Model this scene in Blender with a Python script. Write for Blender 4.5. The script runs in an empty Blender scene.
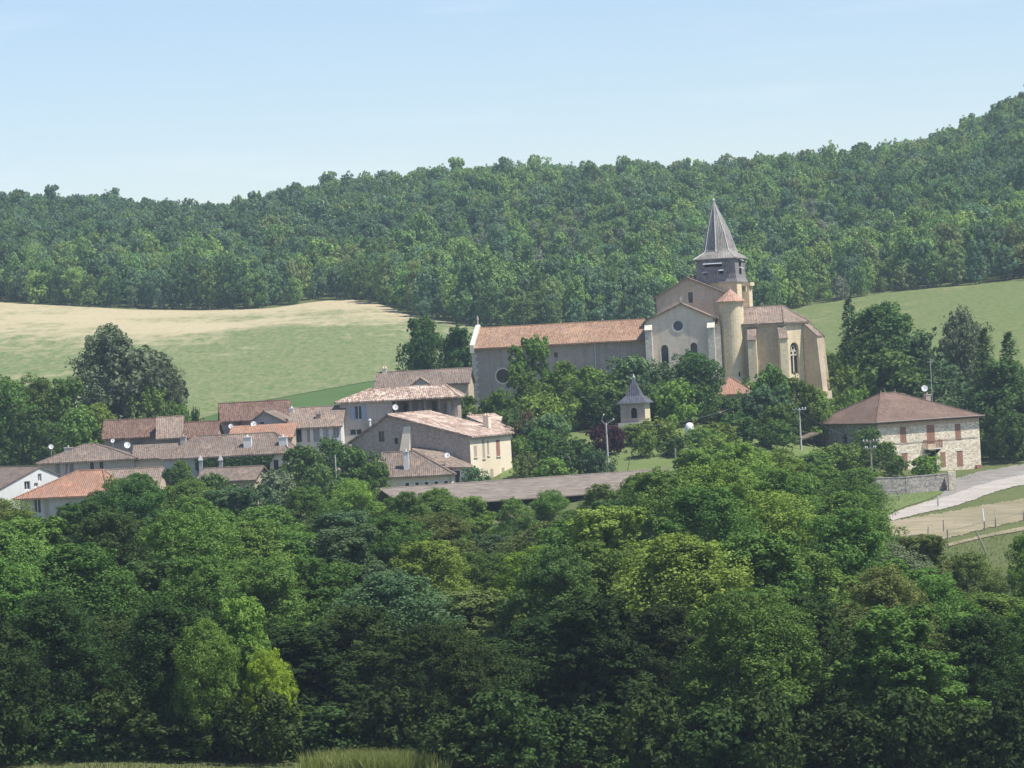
import bpy, bmesh, math, random
import numpy as np
from mathutils import Vector, Matrix
from mathutils.geometry import tessellate_polygon

R = math.radians
sc = bpy.context.scene
C = sc.collection
random.seed(5)
RNG = np.random.default_rng(11)

# ------------------------------------------------------------------ camera, world, sun, exposure
F = 3600.0            # focal length in pixels of a 1024 px wide picture
ROLL = R(3.0)         # the photographer held the camera a little crooked
HOR = 30.0            # the horizon lies this many pixels above the middle
ZC = 30.0             # eye height above the zero level
cs, sn = math.cos(ROLL), math.sin(ROLL)

cam_d = bpy.data.cameras.new('camera')
cam = bpy.data.objects.new('camera', cam_d)
C.objects.link(cam)
cam_d.sensor_width = 36.0
cam_d.lens = F * 36.0 / 1024.0
cam_d.clip_start = 1.0
cam_d.clip_end = 20000.0
cam.location = (0, 0, ZC)
pitch = math.atan(HOR / F)
cam.rotation_euler = (Matrix.Rotation(math.pi / 2 - pitch, 3, 'X') @ Matrix.Rotation(-ROLL, 3, 'Z')).to_euler()
sc.camera = cam

SUN_AZ = R(72)        # from 'straight towards the camera' round to the right
SUN_EL = R(61)
to_sun = Vector((math.sin(SUN_AZ) * math.cos(SUN_EL), -math.cos(SUN_AZ) * math.cos(SUN_EL), math.sin(SUN_EL)))
world = bpy.data.worlds.new("World")
sc.world = world
world.use_nodes = True
wn = world.node_tree
wn.nodes.clear()
w_out = wn.nodes.new('ShaderNodeOutputWorld')
w_bg = wn.nodes.new('ShaderNodeBackground')
w_sky = wn.nodes.new('ShaderNodeTexSky')
w_sky.sky_type = 'NISHITA'
w_sky.sun_disc = False
w_sky.sun_elevation = SUN_EL
w_sky.sun_rotation = math.atan2(to_sun.x, to_sun.y)
w_sky.altitude = 200
w_sky.air_density = 1.0
w_sky.dust_density = 0.2
w_sky.ozone_density = 4.5
w_bg.inputs[1].default_value = 0.105
# thin cirrus veil in the sky
w_tc = wn.nodes.new('ShaderNodeTexCoord')
w_map = wn.nodes.new('ShaderNodeMapping')
w_map.inputs['Scale'].default_value = (9, 9, 75)
w_map.inputs['Rotation'].default_value = (0, R(5), 0)
w_no = wn.nodes.new('ShaderNodeTexNoise')
w_no.inputs['Scale'].default_value = 1.6
w_no.inputs['Detail'].default_value = 5
w_rp = wn.nodes.new('ShaderNodeMapRange')
w_rp.inputs['From Min'].default_value = 0.58
w_rp.inputs['From Max'].default_value = 0.80
w_rp.inputs['To Max'].default_value = 0.16
w_mx = wn.nodes.new('ShaderNodeMixRGB')
w_mx.inputs[2].default_value = (7.2, 7.6, 8.0, 1)
wn.links.new(w_tc.outputs['Generated'], w_map.inputs['Vector'])
wn.links.new(w_map.outputs[0], w_no.inputs['Vector'])
wn.links.new(w_no.outputs['Fac'], w_rp.inputs[0])
wn.links.new(w_rp.outputs[0], w_mx.inputs[0])
w_ti = wn.nodes.new('ShaderNodeMixRGB')
w_ti.blend_type = 'MULTIPLY'
w_ti.inputs[0].default_value = 1.0
w_ti.inputs[2].default_value = (1.07, .99, .99, 1)
wn.links.new(w_sky.outputs[0], w_ti.inputs[1])
wn.links.new(w_ti.outputs[0], w_mx.inputs[1])
wn.links.new(w_mx.outputs[0], w_bg.inputs[0])
wn.links.new(w_bg.outputs[0], w_out.inputs[0])

sun_d = bpy.data.lights.new('sun', 'SUN')
sun_d.energy = 4.6
sun_d.angle = R(0.53)
sun_d.color = (1.0, 0.955, 0.88)
sun = bpy.data.objects.new('sun', sun_d)
C.objects.link(sun)
sun.rotation_euler = (-to_sun).to_track_quat('-Z', 'Y').to_euler()
sun.location = to_sun * 300

sc.view_settings.view_transform = 'Standard'
sc.view_settings.look = 'None'
sc.view_settings.gamma = 1
sc.view_settings.exposure = 0.55
try:
    sc.view_settings.use_curve_mapping = False
except Exception:
    pass
sc.cycles.max_bounces = 6
sc.cycles.diffuse_bounces = 2
sc.cycles.glossy_bounces = 2
sc.cycles.transmission_bounces = 3
sc.cycles.volume_bounces = 0
sc.cycles.transparent_max_bounces = 6


# ------------------------------------------------------------------ geometry of the view
def lev(px, py):
    """photo pixel -> level (u right, v above horizon) in focal pixels"""
    dx, up = px - 512.0, 384.0 - py
    return dx * cs + up * sn, -dx * sn + up * cs - HOR


def W(px, py, D):
    u, v = lev(px, py)
    return Vector((u / F * D, D, ZC + v / F * D))


# terrain: heights (relative to the eye) on a fan of bearings and distances
TU = [-900, -650, -400, -300, -150, 0, 120, 220, 320, 420, 500, 650, 900]
TT = [
    (-60, [-1] * 13),
    (0, [-1.7] * 13),
    (100, [-15] * 13),
    (160, [-21, -21, -21, -21, -21.3, -21.6, -22, -22, -22, -22.3, -22.5, -23, -23]),
    (190, [-20.2, -20.2, -20.5, -20.8, -21.3, -21.8, -22.8, -23.2, -23.5, -23.8, -24, -24.2, -24.3]),
    (300, [-18.5, -19, -19.3, -19.6, -20.2, -21, -21, -20.8, -20.8, -21, -21.3, -22, -22]),
    (380, [-18, -18.5, -18.8, -19, -19.6, -20, -19.6, -19.4, -19.2, -19.4, -19.7, -20, -20]),
    (430, [-16.5, -16.5, -16, -16, -15.8, -15.5, -13.6, -14.2, -16.8, -17.9, -17.9, -18, -18]),
    (460, [-14, -14, -13, -13, -12.5, -11.5, -9.6, -10.2, -15.0, -17.8, -17.6, -17.4, -17]),
    (485, [-11, -11, -10, -9.6, -9, -8.6, -8.2, -7.6, -10, -16, -16.5, -16, -14]),
    (520, [-7.5, -7.5, -6.5, -6.3, -6.5, -7, -7.5, -7.5, -7.7, -9.6, -9.5, -10, -8]),
    (600, [-2.5, -2.5, -2.2, -2, -1.8, -3, -5, -5, -4, -3.4, -3, -2, 0]),
    (700, [5, 5, 4.8, 4.5, 4.8, 2, 0, 0, 2, 4, 5, 7, 9]),
    (850, [20, 19, 15.5, 14.5, 15.5, 14, 13, 13, 14, 15.5, 16.5, 18, 21]),
    (1000, [36, 34, 31, 29.5, 33, 34, 33, 33, 34, 35.5, 38, 45, 54]),
    (1200, [61, 58, 51.5, 45, 53, 55, 51.5, 51, 53, 53.5, 67, 93, 112]),
    (1320, [54, 51, 46, 41, 48, 51, 49, 49, 51, 51, 63, 88, 106]),
    (1600, [40] * 13),
    (3000, [10] * 13),
    (9000, [0] * 13),
]
TD = np.array([r[0] for r in TT], float)
SUBD = 10
_us = np.arange(-900, 901, 12.0)
_ts = np.arange(0, (len(TT) - 1) * SUBD + 1) / SUBD
_rows = np.array([np.interp(_us, TU, r[1]) for r in TT])
_g = np.array([np.interp(_ts, np.arange(len(TT)), _rows[:, j]) for j in range(len(_us))]).T
for _ in range(9):
    a = _g.copy()
    a[1:-1] = .25 * _g[:-2] + .5 * _g[1:-1] + .25 * _g[2:]
    b = a.copy()
    b[:, 1:-1] = .25 * a[:, :-2] + .5 * a[:, 1:-1] + .25 * a[:, 2:]
    _g = b
TG = _g


def T(x, y):
    """ground height (world z) at x, y"""
    y = max(min(y, 8990.0), -55.0)
    if y > 1:
        u = max(min(x / max(y, 20.0) * F, 899.0), -899.0)
    else:
        u = 0.0
    t = float(np.interp(y, TD, np.arange(len(TD)))) * SUBD
    i = min(int(t), TG.shape[0] - 2)
    fu = (u + 900) / 12.0
    j = min(int(fu), TG.shape[1] - 2)
    a, b = t - i, fu - j
    return ZC + float((TG[i, j] * (1 - a) + TG[i + 1, j] * a) * (1 - b) + (TG[i, j + 1] * (1 - a) + TG[i + 1, j + 1] * a) * b)


def hit(px, py, d0=185.0, d1=1300.0):
    """ground point seen at a photo pixel"""
    u, v = lev(px, py)
    D = d0
    last = None
    while D < d1:
        x = u / F * D
        if ZC + v / F * D <= T(x, D):
            lo, hi = D - 3, D
            for _ in range(12):
                m = (lo + hi) / 2
                if ZC + v / F * m <= T(u / F * m, m):
                    hi = m
                else:
                    lo = m
            return Vector((u / F * hi, hi, T(u / F * hi, hi)))
        D += 3
    return Vector((u / F * d1, d1, T(u / F * d1, d1)))


# ------------------------------------------------------------------ materials
def new_mat(name):
    m = bpy.data.materials.new(name)
    m.use_nodes = True
    nt = m.node_tree
    nt.nodes.clear()
    return m, nt, nt.nodes.new('ShaderNodeOutputMaterial')


def N(nt, typ, **kw):
    n = nt.nodes.new(typ)
    for k, v in kw.items():
        if hasattr(n, k) and k not in n.inputs.keys():
            setattr(n, k, v)
        else:
            n.inputs[k].default_value = v
    return n


def mixc(nt, fac, a, b, blend='MIX'):
    n = nt.nodes.new('ShaderNodeMixRGB')
    n.blend_type = blend
    for i, s in ((0, fac), (1, a), (2, b)):
        if isinstance(s, (int, float)):
            n.inputs[i].default_value = s
        elif isinstance(s, tuple):
            n.inputs[i].default_value = (*s, 1) if len(s) == 3 else s
        else:
            nt.links.new(s, n.inputs[i])
    return n.outputs[0]


def rng(nt, src, a, b, c=0.0, d=1.0):
    n = nt.nodes.new('ShaderNodeMapRange')
    nt.links.new(src, n.inputs[0])
    n.inputs[1].default_value, n.inputs[2].default_value = a, b
    n.inputs[3].default_value, n.inputs[4].default_value = c, d
    return n.outputs[0]


def noise(nt, vec, scale, detail=4, rough=.55):
    n = N(nt, 'ShaderNodeTexNoise', Scale=scale, Detail=detail, Roughness=rough)
    if vec is not None:
        nt.links.new(vec, n.inputs['Vector'])
    return n.outputs['Fac']


def scaled(nt, vec, s, rot=(0, 0, 0)):
    n = nt.nodes.new('ShaderNodeMapping')
    n.inputs['Scale'].default_value = s
    n.inputs['Rotation'].default_value = rot
    nt.links.new(vec, n.inputs['Vector'])
    return n.outputs[0]


def finish(nt, out, col, rough=.9, bump=None, bstr=.5, bdist=.05, spec=.3):
    p = nt.nodes.new('ShaderNodeBsdfPrincipled')
    if isinstance(col, tuple):
        p.inputs['Base Color'].default_value = (*col, 1)
    else:
        nt.links.new(col, p.inputs['Base Color'])
    p.inputs['Roughness'].default_value = rough
    p.inputs['Specular IOR Level'].default_value = spec
    if bump is not None:
        b = nt.nodes.new('ShaderNodeBump')
        b.inputs['Strength'].default_value = bstr
        b.inputs['Distance'].default_value = bdist
        nt.links.new(bump, b.inputs['Height'])
        nt.links.new(b.outputs[0], p.inputs['Normal'])
    nt.links.new(p.outputs[0], out.inputs[0])
    return p


def leaf_mat(name, lo, hi, transl=.22):
    m, nt, out = new_mat(name)
    at = N(nt, 'ShaderNodeAttribute', attribute_name='tint')
    oi = nt.nodes.new('ShaderNodeObjectInfo')
    col = mixc(nt, at.outputs['Fac'], lo, hi)
    hs = nt.nodes.new('ShaderNodeHueSaturation')
    nt.links.new(rng(nt, oi.outputs['Random'], 0, 1, .478, .515), hs.inputs['Hue'])
    mul = nt.nodes.new('ShaderNodeMath')
    mul.operation = 'MULTIPLY'
    mul.inputs[1].default_value = 7.31
    nt.links.new(oi.outputs['Random'], mul.inputs[0])
    fr = nt.nodes.new('ShaderNodeMath')
    fr.operation = 'FRACT'
    nt.links.new(mul.outputs[0], fr.inputs[0])
    nt.links.new(rng(nt, fr.outputs[0], 0, 1, .76, 1.2), hs.inputs['Value'])
    hs.inputs['Saturation'].default_value = 1.05
    nt.links.new(col, hs.inputs['Color'])
    d = nt.nodes.new('ShaderNodeBsdfDiffuse')
    nt.links.new(hs.outputs[0], d.inputs[0])
    t = nt.nodes.new('ShaderNodeBsdfTranslucent')
    nt.links.new(mixc(nt, 1.0, hs.outputs[0], (1.3, 1.5, .6), 'MULTIPLY'), t.inputs[0])
    g = nt.nodes.new('ShaderNodeBsdfGlossy')
    g.inputs['Roughness'].default_value = .8
    g.inputs['Color'].default_value = (.8, .85, .8, 1)
    mx = nt.nodes.new('ShaderNodeMixShader')
    mx.inputs[0].default_value = transl
    nt.links.new(d.outputs[0], mx.inputs[1])
    nt.links.new(t.outputs[0], mx.inputs[2])
    m2 = nt.nodes.new('ShaderNodeMixShader')
    m2.inputs[0].default_value = .012
    nt.links.new(mx.outputs[0], m2.inputs[1])
    nt.links.new(g.outputs[0], m2.inputs[2])
    nt.links.new(m2.outputs[0], out.inputs[0])
    return m


LEAF = {
    'dark': leaf_mat('foliage_dark', (0.042, 0.084, 0.026), (0.104, 0.178, 0.054)),
    'mid': leaf_mat('foliage_mid', (0.070, 0.127, 0.031), (0.163, 0.255, 0.064)),
    'light': leaf_mat('foliage_light', (0.107, 0.170, 0.036), (0.235, 0.335, 0.079)),
    'yellow': leaf_mat('foliage_yellow', (0.151, 0.209, 0.026), (0.356, 0.449, 0.066)),
    'blue': leaf_mat('foliage_blue', (0.060, 0.109, 0.051), (0.139, 0.213, 0.100)),
    'grey': leaf_mat('foliage_grey', (0.081, 0.107, 0.060), (0.185, 0.214, 0.125), .2),
    'olive': leaf_mat('foliage_olive', (0.079, 0.107, 0.030), (0.178, 0.209, 0.073)),
    'shade_tone': leaf_mat('foliage_shade_tone', (.020, .038, .012), (.056, .092, .024), .15),  # leaf colour darkened to carry the shade on the front of the wood
    'purple': leaf_mat('foliage_purple', (0.040, 0.011, 0.016), (0.100, 0.030, 0.040)),
    'needle': leaf_mat('foliage_needle', (0.030, 0.051, 0.030), (0.099, 0.132, 0.073), .12),
    'dry': leaf_mat('foliage_dry', (0.132, 0.088, 0.057), (0.240, 0.160, 0.100), .2),
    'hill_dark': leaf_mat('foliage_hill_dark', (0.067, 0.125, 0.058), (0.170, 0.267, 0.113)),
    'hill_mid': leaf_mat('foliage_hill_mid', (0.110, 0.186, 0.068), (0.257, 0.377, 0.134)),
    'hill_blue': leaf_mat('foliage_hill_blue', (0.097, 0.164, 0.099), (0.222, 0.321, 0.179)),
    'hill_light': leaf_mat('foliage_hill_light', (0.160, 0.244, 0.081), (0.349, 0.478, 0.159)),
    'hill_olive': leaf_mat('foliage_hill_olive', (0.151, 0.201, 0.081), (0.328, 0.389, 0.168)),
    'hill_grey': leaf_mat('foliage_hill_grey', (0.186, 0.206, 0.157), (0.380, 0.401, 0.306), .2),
}
m, nt, out = new_mat('bark')
tc = nt.nodes.new('ShaderNodeTexCoord')
nz = noise(nt, scaled(nt, tc.outputs['Object'], (3, 3, .7)), 3)
finish(nt, out, mixc(nt, nz, (.07, .055, .04), (.19, .16, .125)), .95, nz, .8, .05)
BARK = m


def wall_mat(name, a, b, stain=.35, stone=0.0, sscale=1.6, mort=(.5, .46, .38)):
    m, nt, out = new_mat(name)
    tc = nt.nodes.new('ShaderNodeTexCoord')
    o = tc.outputs['Object']
    n1 = noise(nt, o, .35, 5, .6)
    n2 = noise(nt, o, 5, 3)
    col = mixc(nt, rng(nt, n1, .3, .7), a, b)
    streak = noise(nt, scaled(nt, o, (1.6, 1.6, .16)), 1.1, 4, .65)
    dark = tuple(c * .55 for c in a)
    stf = rng(nt, streak, .48, .75, 0, stain)
    col = mixc(nt, stf, col, dark)
    col = mixc(nt, rng(nt, n2, .35, .75, 0, .22), col, tuple(c * .7 for c in b))
    bump = n2
    if stone > 0:
        v = nt.nodes.new('ShaderNodeTexVoronoi')
        v.inputs['Scale'].default_value = sscale
        nt.links.new(scaled(nt, o, (1, 1, 1.7)), v.inputs['Vector'])
        v2 = nt.nodes.new('ShaderNodeTexVoronoi')
        v2.feature = 'DISTANCE_TO_EDGE'
        v2.inputs['Scale'].default_value = sscale
        nt.links.new(scaled(nt, o, (1, 1, 1.7)), v2.inputs['Vector'])
        bw = nt.nodes.new('ShaderNodeSeparateColor')
        nt.links.new(v.outputs['Color'], bw.inputs[0])
        tone = mixc(nt, bw.outputs[0], tuple(c * .55 for c in a), tuple(min(1, c * 1.35) for c in b))
        col = mixc(nt, stone, col, tone)
        col = mixc(nt, rng(nt, v2.outputs[0], .0, .07, stone, 0), col, mort)
        bump = v2.outputs[0]
    finish(nt, out, col, .95, bump, .35, .06, .1)
    return m


def tile_mat(name, a, b, c, patch=.5, spec=.1):
    """canal-tile roof: ribs down the slope, each tile a little different"""
    m, nt, out = new_mat(name)
    uv = nt.nodes.new('ShaderNodeUVMap')
    u = uv.outputs[0]
    tc = nt.nodes.new('ShaderNodeTexCoord')
    sv = scaled(nt, u, (4.2, 2.2, 1))
    v = nt.nodes.new('ShaderNodeTexVoronoi')
    v.inputs['Scale'].default_value = 1.0
    v.inputs['Randomness'].default_value = .7
    nt.links.new(sv, v.inputs['Vector'])
    sp = nt.nodes.new('ShaderNodeSeparateColor')
    nt.links.new(v.outputs['Color'], sp.inputs[0])
    col = mixc(nt, rng(nt, sp.outputs[0], .15, .85), a, b)
    n1 = noise(nt, scaled(nt, u, (.45, .3, 1)), 1.0, 6, .7)
    col = mixc(nt, rng(nt, n1, .42, .60, 0, patch), col, c)
    n5 = noise(nt, scaled(nt, u, (.22, .35, 1)), 1.0, 5, .7)
    col = mixc(nt, rng(nt, n5, .50, .68, 0, .5), col, tuple(min(1, x * 1.5) for x in b))
    n3 = noise(nt, scaled(nt, u, (3.0, .35, 1)), 1.2, 4, .6)
    col = mixc(nt, rng(nt, n3, .5, .75, 0, .45), col, tuple(x * .5 for x in a))
    w = nt.nodes.new('ShaderNodeTexWave')
    w.wave_type = 'BANDS'
    w.bands_direction = 'X'
    w.inputs['Scale'].default_value = 1.35
    w.inputs['Distortion'].default_value = .25
    nt.links.new(scaled(nt, u, (1, .4, 1)), w.inputs['Vector'])
    col = mixc(nt, rng(nt, w.outputs['Fac'], 0, .5, .45, 0), col, tuple(x * .42 for x in a))
    finish(nt, out, col, .9, w.outputs['Fac'], .5, .06, spec)
    return m


def plain_mat(name, a, b, scale=2.0, rough=.85, spec=.2, stretch=(1, 1, 1)):
    m, nt, out = new_mat(name)
    tc = nt.nodes.new('ShaderNodeTexCoord')
    nz = noise(nt, scaled(nt, tc.outputs['Object'], stretch), scale, 5, .6)
    finish(nt, out, mixc(nt, rng(nt, nz, .3, .7), a, b), rough, nz, .2, .02, spec)
    return m


MAT = dict(
    church_grey=wall_mat('church_render_grey', (.68, .555, .44), (.80, .68, .55), .4, .12, 3.2),
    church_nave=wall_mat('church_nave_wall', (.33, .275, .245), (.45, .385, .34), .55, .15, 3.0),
    church_stone=wall_mat('church_stone', (.62, .50, .33), (.80, .67, .46), .4, .2, 3.4, (.50, .42, .31)),
    church_old=wall_mat('church_old_stone', (.48, .38, .275), (.62, .505, .375), .5, .15, 3.2, (.36, .30, .24)),
    quoin=wall_mat('dressed_stone', (.55, .50, .43), (.70, .64, .54), .3, .35, 3.5, (.3, .28, .24)),
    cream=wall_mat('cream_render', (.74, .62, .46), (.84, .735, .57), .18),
    white=wall_mat('white_render', (.66, .65, .62), (.80, .79, .75), .2),
    greywall=wall_mat('grey_render', (.43, .37, .325), (.55, .49, .43), .4, .1, 3.0),
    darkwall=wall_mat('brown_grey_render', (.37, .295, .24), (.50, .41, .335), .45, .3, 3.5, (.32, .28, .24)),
    bluegrey=wall_mat('pale_grey_render', (.43, .42, .42), (.54, .525, .51), .35),
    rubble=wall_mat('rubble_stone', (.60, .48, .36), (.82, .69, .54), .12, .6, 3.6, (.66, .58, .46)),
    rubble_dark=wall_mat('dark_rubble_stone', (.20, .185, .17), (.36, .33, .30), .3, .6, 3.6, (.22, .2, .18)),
    tile_old=tile_mat('old_canal_tiles', (.145, .108, .085), (.28, .21, .165), (.20, .17, .145), .8),
    tile_dark=tile_mat('dark_canal_tiles', (0.120, 0.073, 0.056), (0.230, 0.142, 0.108), (0.184, 0.129, 0.104)),
    tile_pink=tile_mat('pink_canal_tiles', (.19, .14, .11), (.35, .26, .20), (.24, .205, .17), .8),
    tile_pale=tile_mat('pale_mixed_tiles', (.21, .13, .095), (.74, .58, .47), (.30, .22, .175), .8),
    tile_orange=tile_mat('orange_tiles', (.30, .16, .105), (.43, .235, .155), (.30, .205, .155), .75),
    tile_brown=tile_mat('brown_tiles', (0.152, 0.099, 0.076), (0.230, 0.155, 0.120), (0.193, 0.142, 0.112), .6),
    slate=tile_mat('grey_slate', (.16, .15, .155), (.26, .245, .245), (.34, .315, .30), .5),
    slate_spire=tile_mat('spire_slate', (.21, .19, .17), (.31, .285, .26), (.37, .345, .31), .5),
    tile_salmon=tile_mat('salmon_tiles', (.36, .20, .14), (.56, .34, .25), (.50, .36, .28), .5),
    tile_nave=tile_mat('nave_tiles', (.25, .145, .095), (.42, .265, .175), (.30, .215, .155), .6),
    slate_dark=tile_mat('dark_slate', (.075, .08, .10), (.13, .135, .16), (.12, .12, .14), .5),
    fibre=plain_mat('weathered_fibre_cement', (.13, .11, .09), (.27, .225, .19), 1.6, .95, .1, (.4, 1.4, 1)),
    lead=plain_mat('lead_flashing', (.42, .43, .45), (.58, .58, .58), 4, .6, .4),
    stone_trim=plain_mat('pale_stone_trim', (.55, .51, .43), (.72, .68, .58), 3),
    brown_paint=plain_mat('brown_shutter_paint', (.26, .13, .09), (.36, .20, .145), 6, .8),
    tan_paint=plain_mat('tan_shutter_paint', (.36, .31, .24), (.46, .40, .31), 6, .8),
    blue_paint=plain_mat('blue_shutter_paint', (.27, .33, .46), (.36, .43, .55), 6, .8),
    white_paint=plain_mat('white_paint', (.74, .74, .73), (.84, .84, .82), 6, .7),
    wood=plain_mat('weathered_wood', (.20, .17, .14), (.36, .32, .27), 4, .9, .1, (4, 4, .6)),
    dark_wood=plain_mat('dark_wood', (.045, .035, .03), (.09, .07, .055), 4, .9, .1, (4, 4, .6)),
    concrete=plain_mat('pale_concrete', (.42, .41, .38), (.56, .55, .51), 3, .9, .1),
    metal=plain_mat('galvanised_metal', (.42, .43, .44), (.6, .6, .6), 5, .5, .5),
    dish=plain_mat('dish_white', (.78, .78, .77), (.86, .86, .85), 3, .5, .4),
    cable=plain_mat('cable_grey', (.10, .10, .10), (.2, .2, .2), 3, .7, .3),
    black=plain_mat('unlit_interior', (.012, .012, .014), (.02, .02, .022), 2, .9, .1),
)
m, nt, out = new_mat('window_glass')
p = finish(nt, out, (.03, .036, .045), .12, None, spec=.5)
MAT['glass'] = m
m, nt, out = new_mat('church_glass')
p = finish(nt, out, (.10, .13, .19), .3, None, spec=.5)
MAT['glass_blue'] = m


# ground
def ground_mat(name, cols, scale=.05, fine=1.4, rowdir=None):
    m, nt, out = new_mat(name)
    tc = nt.nodes.new('ShaderNodeTexCoord')
    o = tc.outputs['Object']
    big = noise(nt, o, scale, 6, .62)
    fin = noise(nt, o, fine, 5, .7)
    col = mixc(nt, rng(nt, big, .35, .65), cols[0], cols[1])
    col = mixc(nt, rng(nt, fin, .40, .70, 0, .7), col, cols[2])
    finish(nt, out, col, .97, fin, .6, .15, .05)
    return m


G_GRASS = ground_mat('rough_grass', ((.075, .105, .032), (.115, .135, .050), (.16, .155, .075)))
G_LAWN = ground_mat('lawn', ((.105, .150, .045), (.150, .190, .065), (.17, .20, .09)), .15, 2.5)
G_ROAD = ground_mat('pale_gravel', ((.37, .335, .29), (.46, .42, .37), (.27, .24, .205)), .3, 2.2)
G_SAND = ground_mat('bare_earth', ((.20, .18, .105), (.36, .295, .205), (.24, .21, .14)), .16, .6)
G_YARD = ground_mat('gravel_yard', ((.22, .20, .18), (.31, .285, .255), (.17, .155, .135)), .25, 1.2)
G_DEEP = ground_mat('green_crop', ((.06, .11, .035), (.085, .14, .048), (.07, .12, .04)), .05, 1.5)
G_VERGE = ground_mat('dry_verge', ((.14, .14, .065), (.22, .19, .11), (.09, .12, .04)), .15, 1.6)


def field_mat(name, y0, y1, straw, green, green2, amt=.35):
    """stubble showing at the top of the slope, green regrowth lower down, in drifts"""
    m, nt, out = new_mat(name)
    tc = nt.nodes.new('ShaderNodeTexCoord')
    o = tc.outputs['Object']
    sx = nt.nodes.new('ShaderNodeSeparateXYZ')
    nt.links.new(o, sx.inputs[0])
    n_big = noise(nt, scaled(nt, o, (.018, .016, 0)), 1.0, 5, .65)
    n_row = noise(nt, scaled(nt, o, (.02, .11, 0), (0, 0, .06)), 1.0, 4, .7)
    n_fin = noise(nt, scaled(nt, o, (.30, .09, 0)), 1.0, 5, .8)
    h = rng(nt, sx.outputs[1], y0, y1, 0, 1)
    ad = nt.nodes.new('ShaderNodeMath')
    ad.operation = 'MULTIPLY_ADD'
    nt.links.new(n_big, ad.inputs[0])
    ad.inputs[1].default_value = 2.3
    nt.links.new(h, ad.inputs[2])
    ad2 = nt.nodes.new('ShaderNodeMath')
    ad2.operation = 'MULTIPLY_ADD'
    nt.links.new(n_row, ad2.inputs[0])
    ad2.inputs[1].default_value = amt
    nt.links.new(ad.outputs[0], ad2.inputs[2])
    ad3 = nt.nodes.new('ShaderNodeMath')
    ad3.operation = 'MULTIPLY_ADD'
    nt.links.new(n_fin, ad3.inputs[0])
    ad3.inputs[1].default_value = 1.5
    nt.links.new(ad2.outputs[0], ad3.inputs[2])
    n_spk = noise(nt, scaled(nt, o, (.9, .22, 0)), 1.0, 4, .8)
    g = mixc(nt, rng(nt, n_spk, .36, .62), green, green2)
    col = mixc(nt, rng(nt, ad3.outputs[0], 2.55, 3.08), g, straw)
    col = mixc(nt, rng(nt, n_spk, .48, .66, 0, .45), col, tuple(c * .66 for c in straw))
    col = mixc(nt, rng(nt, n_fin, .42, .7, 0, .35), col, tuple(c * .72 for c in straw))
    finish(nt, out, col, .97, n_fin, .5, .2, .05)
    return m


G_FIELD = field_mat('stubble_field', 590, 810, (.44, .375, .235), (.085, .14, .048), (.165, .205, .082))
G_MEADOW = field_mat('hill_meadow', 560, 1500, (.30, .27, .13), (.09, .14, .045), (.15, .19, .07), .6)


# ------------------------------------------------------------------ mesh helpers
def tag(o, label=None, cat=None, group=None, kind=None):
    if label:
        o['label'] = label
    if cat:
        o['category'] = cat
    if group:
        o['group'] = group
    if kind:
        o['kind'] = kind
    return o


def thing(name, label, cat, loc, rz=0.0, group=None):
    o = bpy.data.objects.new(name, None)
    o.empty_display_size = .5
    C.objects.link(o)
    o.location = loc
    o.rotation_euler = (0, 0, rz)
    return tag(o, label, cat, group)


def fast_mesh(name, V, Q, tint=None, smooth=False):
    """V (n,3), Q (m,k) arrays -> mesh"""
    me = bpy.data.meshes.new(name)
    V = np.asarray(V, dtype=np.float32)
    Q = np.asarray(Q, dtype=np.int32)
    k = Q.shape[1]
    me.vertices.add(len(V))
    me.vertices.foreach_set('co', V.ravel())
    me.loops.add(Q.size)
    me.loops.foreach_set('vertex_index', Q.ravel())
    me.polygons.add(len(Q))
    me.polygons.foreach_set('loop_start', np.arange(0, Q.size, k, dtype=np.int32))
    me.polygons.foreach_set('loop_total', np.full(len(Q), k, dtype=np.int32))
    if smooth:
        me.polygons.foreach_set('use_smooth', np.ones(len(Q), dtype=bool))
    me.update(calc_edges=True)
    if tint is not None:
        a = me.attributes.new('tint', 'FLOAT', 'FACE')
        a.data.foreach_set('value', np.asarray(tint, dtype=np.float32))
    return me


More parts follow.
